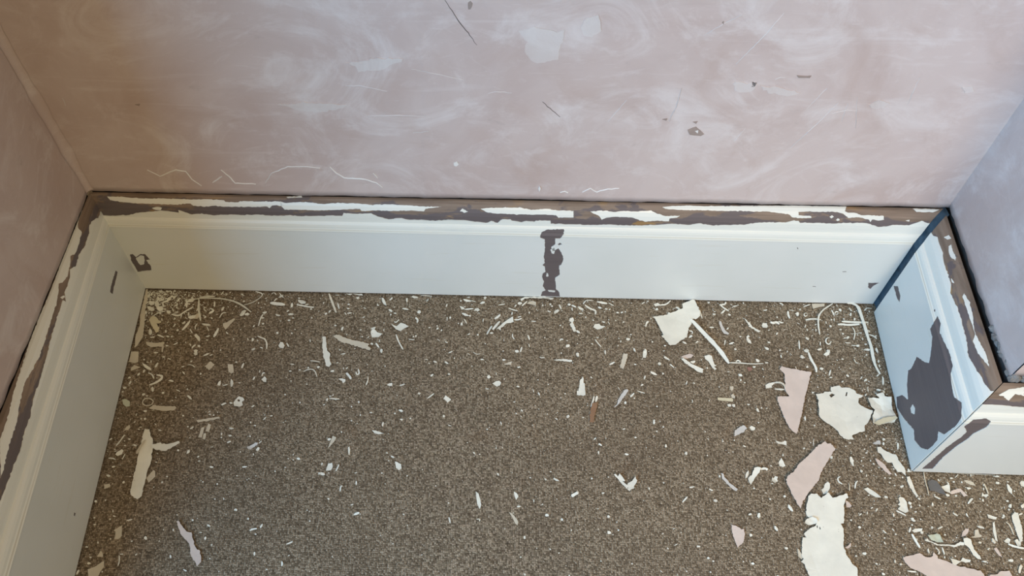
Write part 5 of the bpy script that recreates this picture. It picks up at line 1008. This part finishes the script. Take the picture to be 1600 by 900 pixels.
def make_strip(name, pts, w, mat, seed, z0=0, lift=1.0, parent=None, origin=None):
    """a narrow curl of paint following a line"""
    random.seed(seed)
    p = smooth_line(pts, 2 if len(pts) > 2 else 1); n = len(p)
    ln = sum(math.hypot(b[0] - a[0], b[1] - a[1]) for a, b in zip(p, p[1:]))
    closed = math.hypot(pts[0][0] - pts[-1][0], pts[0][1] - pts[-1][1]) < w * 2.2
    cx = sum(x for x, y in p) / n; cy = sum(y for x, y in p) / n
    O = origin or Vector((cx / 1000, cy / 1000, 0))
    V = []; Fc = []; roll = random.uniform(-.5, .5); amp = lift * min(2.2, ln * .07); ph = random.uniform(0, 6)
    th = .4
    for i, (x, y) in enumerate(p):
        a = Vector(p[max(0, i - 1)]); b = Vector(p[min(n - 1, i + 1)]); d = b - a
        d = d.normalized() if d.length else Vector((1, 0)); nn = Vector((-d.y, d.x))
        s = i / (n - 1)
        ww = w / 2 * (1 if closed else (.45 + .55 * min(1, 4 * s, 4 * (1 - s)))) * random.uniform(.85, 1.15)
        z = z0 + .5 + amp * (.5 + .5 * math.sin(ph + s * 4.2))
        tilt = roll * ww
        for sg, dz in ((-1, 0), (1, 0), (1, th), (-1, th)):
            V.append(((x + nn.x * ww * sg) / 1000 - O.x, (y + nn.y * ww * sg) / 1000 - O.y, (z + abs(tilt) + tilt * sg + dz) / 1000 - O.z))
    for i in range(n - 1):
        k = i * 4
        for s in range(4): Fc.append((k + s, k + (s + 1) % 4, k + 4 + (s + 1) % 4, k + 4 + s))
    Fc += [(3, 2, 1, 0), (4 * n - 4, 4 * n - 3, 4 * n - 2, 4 * n - 1)]
    o = mesh_obj(name, V, Fc, mat, parent)
    if not parent: o.location = O
    return o
def chip_geo(l, w, rnd):
    """irregular little slab, long axis along x, touching z = 0"""
    k = rnd.choice((5, 6, 6, 7)); a0 = rnd.uniform(0, 6.28)
    P = []
    for i in range(k):
        a = a0 + 6.2832 * (i + rnd.uniform(-.28, .28)) / k
        rr = rnd.uniform(.80, 1.12)
        P.append((l / 2 * math.cos(a) * rr, w / 2 * math.sin(a) * rr))
    th = min(1.1, .35 + .10 * w); tx = rnd.uniform(-.16, .16); ty = rnd.uniform(-.25, .25); bend = rnd.uniform(0, .10) * l
    zf = lambda x, y: tx * x + ty * y + bend * (2 * x / l) ** 2
    V = [(x, y, zf(x, y)) for x, y in P] + [(x, y, zf(x, y) + th) for x, y in P]
    lo = min(z for _, _, z in V)
    V = [(x, y, z - lo + .2) for x, y, z in V]
    Fc = [tuple(range(k - 1, -1, -1)), tuple(range(k, 2 * k))] + [(i, (i + 1) % k, k + (i + 1) % k, k + i) for i in range(k)]
    return V, Fc

# named flakes, each singled out by its look
ATTACHED = {'white pointed arm': ('tall white torn strip', 'torn_arm'), 'cream folded tab': ('tall white torn strip', 'folded_tab'),
            'grey white curl': ('tall white jagged flake', 'edge_curl'), 'pink thorn-shaped bit': ('tall white jagged flake', 'torn_tip'),
            'yellowed torn edge': ('crumpled cream flake', 'torn_edge'), 'pale ear-shaped bit': ('tall white jagged flake', 'torn_tip')}
marks = []; byshort = {}
for i, l in enumerate(FLAKES.strip().split('\n')):
    t, z, c, q, short, where, hs = l.split('|'); hs = [parse(x) for x in hs.split('/') if x]; z = float(z); c = float(c); q = parse(q)
    par = org = None; nm = 'paint_flake'; cat = 'paint flake'
    if t == 'b': nm = 'wood_splinter'; cat = 'wood splinter'
    if c < 0: nm = 'paint_strip'; cat = 'paint strip'
    if short in ATTACHED:
        ps, nm = ATTACHED[short]; par = byshort[ps]; org = par.location.copy()
    if c < 0: o = make_strip(nm, q, -c, TONE[t], i + 900, z, .8, par, org)
    else: o = make_flake(nm, q, z, min(c, 12) * .55, TONE[t], i + 300, par, org, holes=hs)
    if par: o['label'] = short; continue
    o['label'] = short + ' ' + where; o['category'] = cat
    byshort[short] = o
    marks.append((sum(x for x, y in q) / len(q), sum(y for x, y in q) / len(q), short))
# smaller slivers and chips, told apart by the named flake they lie nearest to
ORD = ['nearest', 'second nearest', 'third nearest', 'fourth nearest', 'fifth nearest', 'sixth nearest', 'seventh nearest', 'eighth nearest', 'ninth nearest', 'tenth nearest']
def sector(dx, dy):
    if abs(dx) >= abs(dy): return 'to the right of' if dx > 0 else 'to the left of'
    return 'behind' if dy > 0 else 'in front of'
def places(pts, word):
    """for each point: rank among all of its kind in its quarter around the nearest landmark"""
    out = []; taken = set()
    for (x, y) in pts:
        best = None
        for mx, my, s in marks:
            d = math.hypot(x - mx, y - my); sec = sector(x - mx, y - my)
            rk = sum(1 for (a, b) in pts if math.hypot(a - mx, b - my) < d - 1e-6 and sector(a - mx, b - my) == sec)
            sc = d * (1 + .35 * rk)
            if rk < len(ORD) and (best is None or sc < best[0]) and (rk, sec, s) not in taken: best = (sc, rk, sec, s)
        taken.add(best[1:])
        out.append('%s %s %s the %s' % (word, ORD[best[1]], best[2], best[3]))
    return out
sl = []
for l in SLIVERS.strip().split('\n'):
    w, q = l.split('|'); sl.append((float(w), parse(q)))
cen = [(sum(x for x, y in q) / len(q), sum(y for x, y in q) / len(q)) for w, q in sl]
for i, ((w, q), pl) in enumerate(zip(sl, places(cen, 'paint sliver'))):
    o = make_strip('paint_sliver', q, w, TONE['w'], i + 2000)
    ln = sum(math.hypot(b[0] - a[0], b[1] - a[1]) for a, b in zip(q, q[1:]))
    bent = ln > 1.15 * math.hypot(q[-1][0] - q[0][0], q[-1][1] - q[0][1])
    o['label'] = ('curled' if bent else 'straight') + (' thin cream ' if w < 1.8 else ' cream ') + pl
    o['category'] = 'paint sliver'; o['group'] = 'thin paint slivers on the carpet'
ch = [tuple(map(float, q.split(','))) for l in CHIPS.strip().split('\n') for q in l.split(';')]
one, rest = ch[:300], ch[300:]
for i, (c, pl) in enumerate(zip(one, places([(c[0], c[1]) for c in one], 'paint chip'))):
    rnd = random.Random(i + 5000)
    V, Fc = chip_geo(max(c[2], 1.2), max(c[3], .9), rnd)
    o = mesh_obj('paint_chip', [(x / 1000, y / 1000, z / 1000) for x, y, z in V], Fc, TONE['w'])
    o.location = (c[0] / 1000, c[1] / 1000, 0); o.rotation_euler = (0, 0, math.radians(c[4]))
    o['label'] = ('narrow ' if c[2] > 2.4 * c[3] else 'stubby ') + 'cream ' + pl
    o['category'] = 'paint chip'; o['group'] = 'small paint chips on the carpet'
# the crumbs too small to pick apart
V = []; Fc = []
def crumb(x, y, l, w, a, rnd, z=0.0):
    v, f = chip_geo(l, w, rnd); b = len(V); ca, sa = math.cos(a), math.sin(a)
    V.extend(((x + vx * ca - vy * sa) / 1000, (y + vx * sa + vy * ca) / 1000, (vz + z) / 1000) for vx, vy, vz in v)
    Fc.extend(tuple(b + i for i in t) for t in f)
rnd = random.Random(77)
for c in rest: crumb(c[0], c[1], max(c[2], 1.1), max(c[3], .9), math.radians(c[4]), rnd)
S_ = RUNS
def inside_floor(x, y):
    if y > 0 or y < -560: return False
    xl = S_['left'][2][0] * 1000 + (S_['left'][0][0] - S_['left'][2][0]) * 1000 * (-y / 947)
    if x < xl + 2: return False
    if y > S_['right'][2][1] * 1000 - 3: return x < 1213 + 13 * (300 + y) / 284
    return x < 1480
def spread(n, fx, fy, lmax, mean=.62, thin=.35):
    k = 0
    while k < n:
        x, y = fx(), fy()
        if not inside_floor(x, y): continue
        k += 1
        l = min(lmax, .7 + rnd.expovariate(1 / mean)); crumb(x, y, l, max(.5, l * rnd.uniform(thin, .85 if thin > .3 else .5)), rnd.uniform(0, 6.28), rnd)
spread(620, lambda: rnd.uniform(0, 1420), lambda: rnd.uniform(-470, 0), 2.2)              # everywhere
spread(620, lambda: rnd.uniform(0, 1228), lambda: -rnd.expovariate(1 / 30.0), 5, .9, .18)          # along the back skirting
spread(200, lambda: rnd.expovariate(1 / 60.0) + 5, lambda: rnd.uniform(-330, 0), 4.0, 1.0, .2)       # along the left skirting
spread(420, lambda: 1222 - rnd.expovariate(1 / 75.0), lambda: rnd.uniform(-300, 0), 3.0)    # along the right skirting
spread(420, lambda: rnd.uniform(1120, 1420), lambda: rnd.uniform(-470, -300), 3.4)          # front right
spread(900, lambda: rnd.expovariate(1 / 52.0), lambda: -rnd.expovariate(1 / 32.0), 9, 1.6, .22)  # shavings heaped in the left corner
o = mesh_obj('paint_crumbs', V, Fc, TONE['w'])
o['kind'] = 'stuff'; o['label'] = 'fine cream paint crumbs scattered over the brown carpet'; o['category'] = 'paint crumbs'
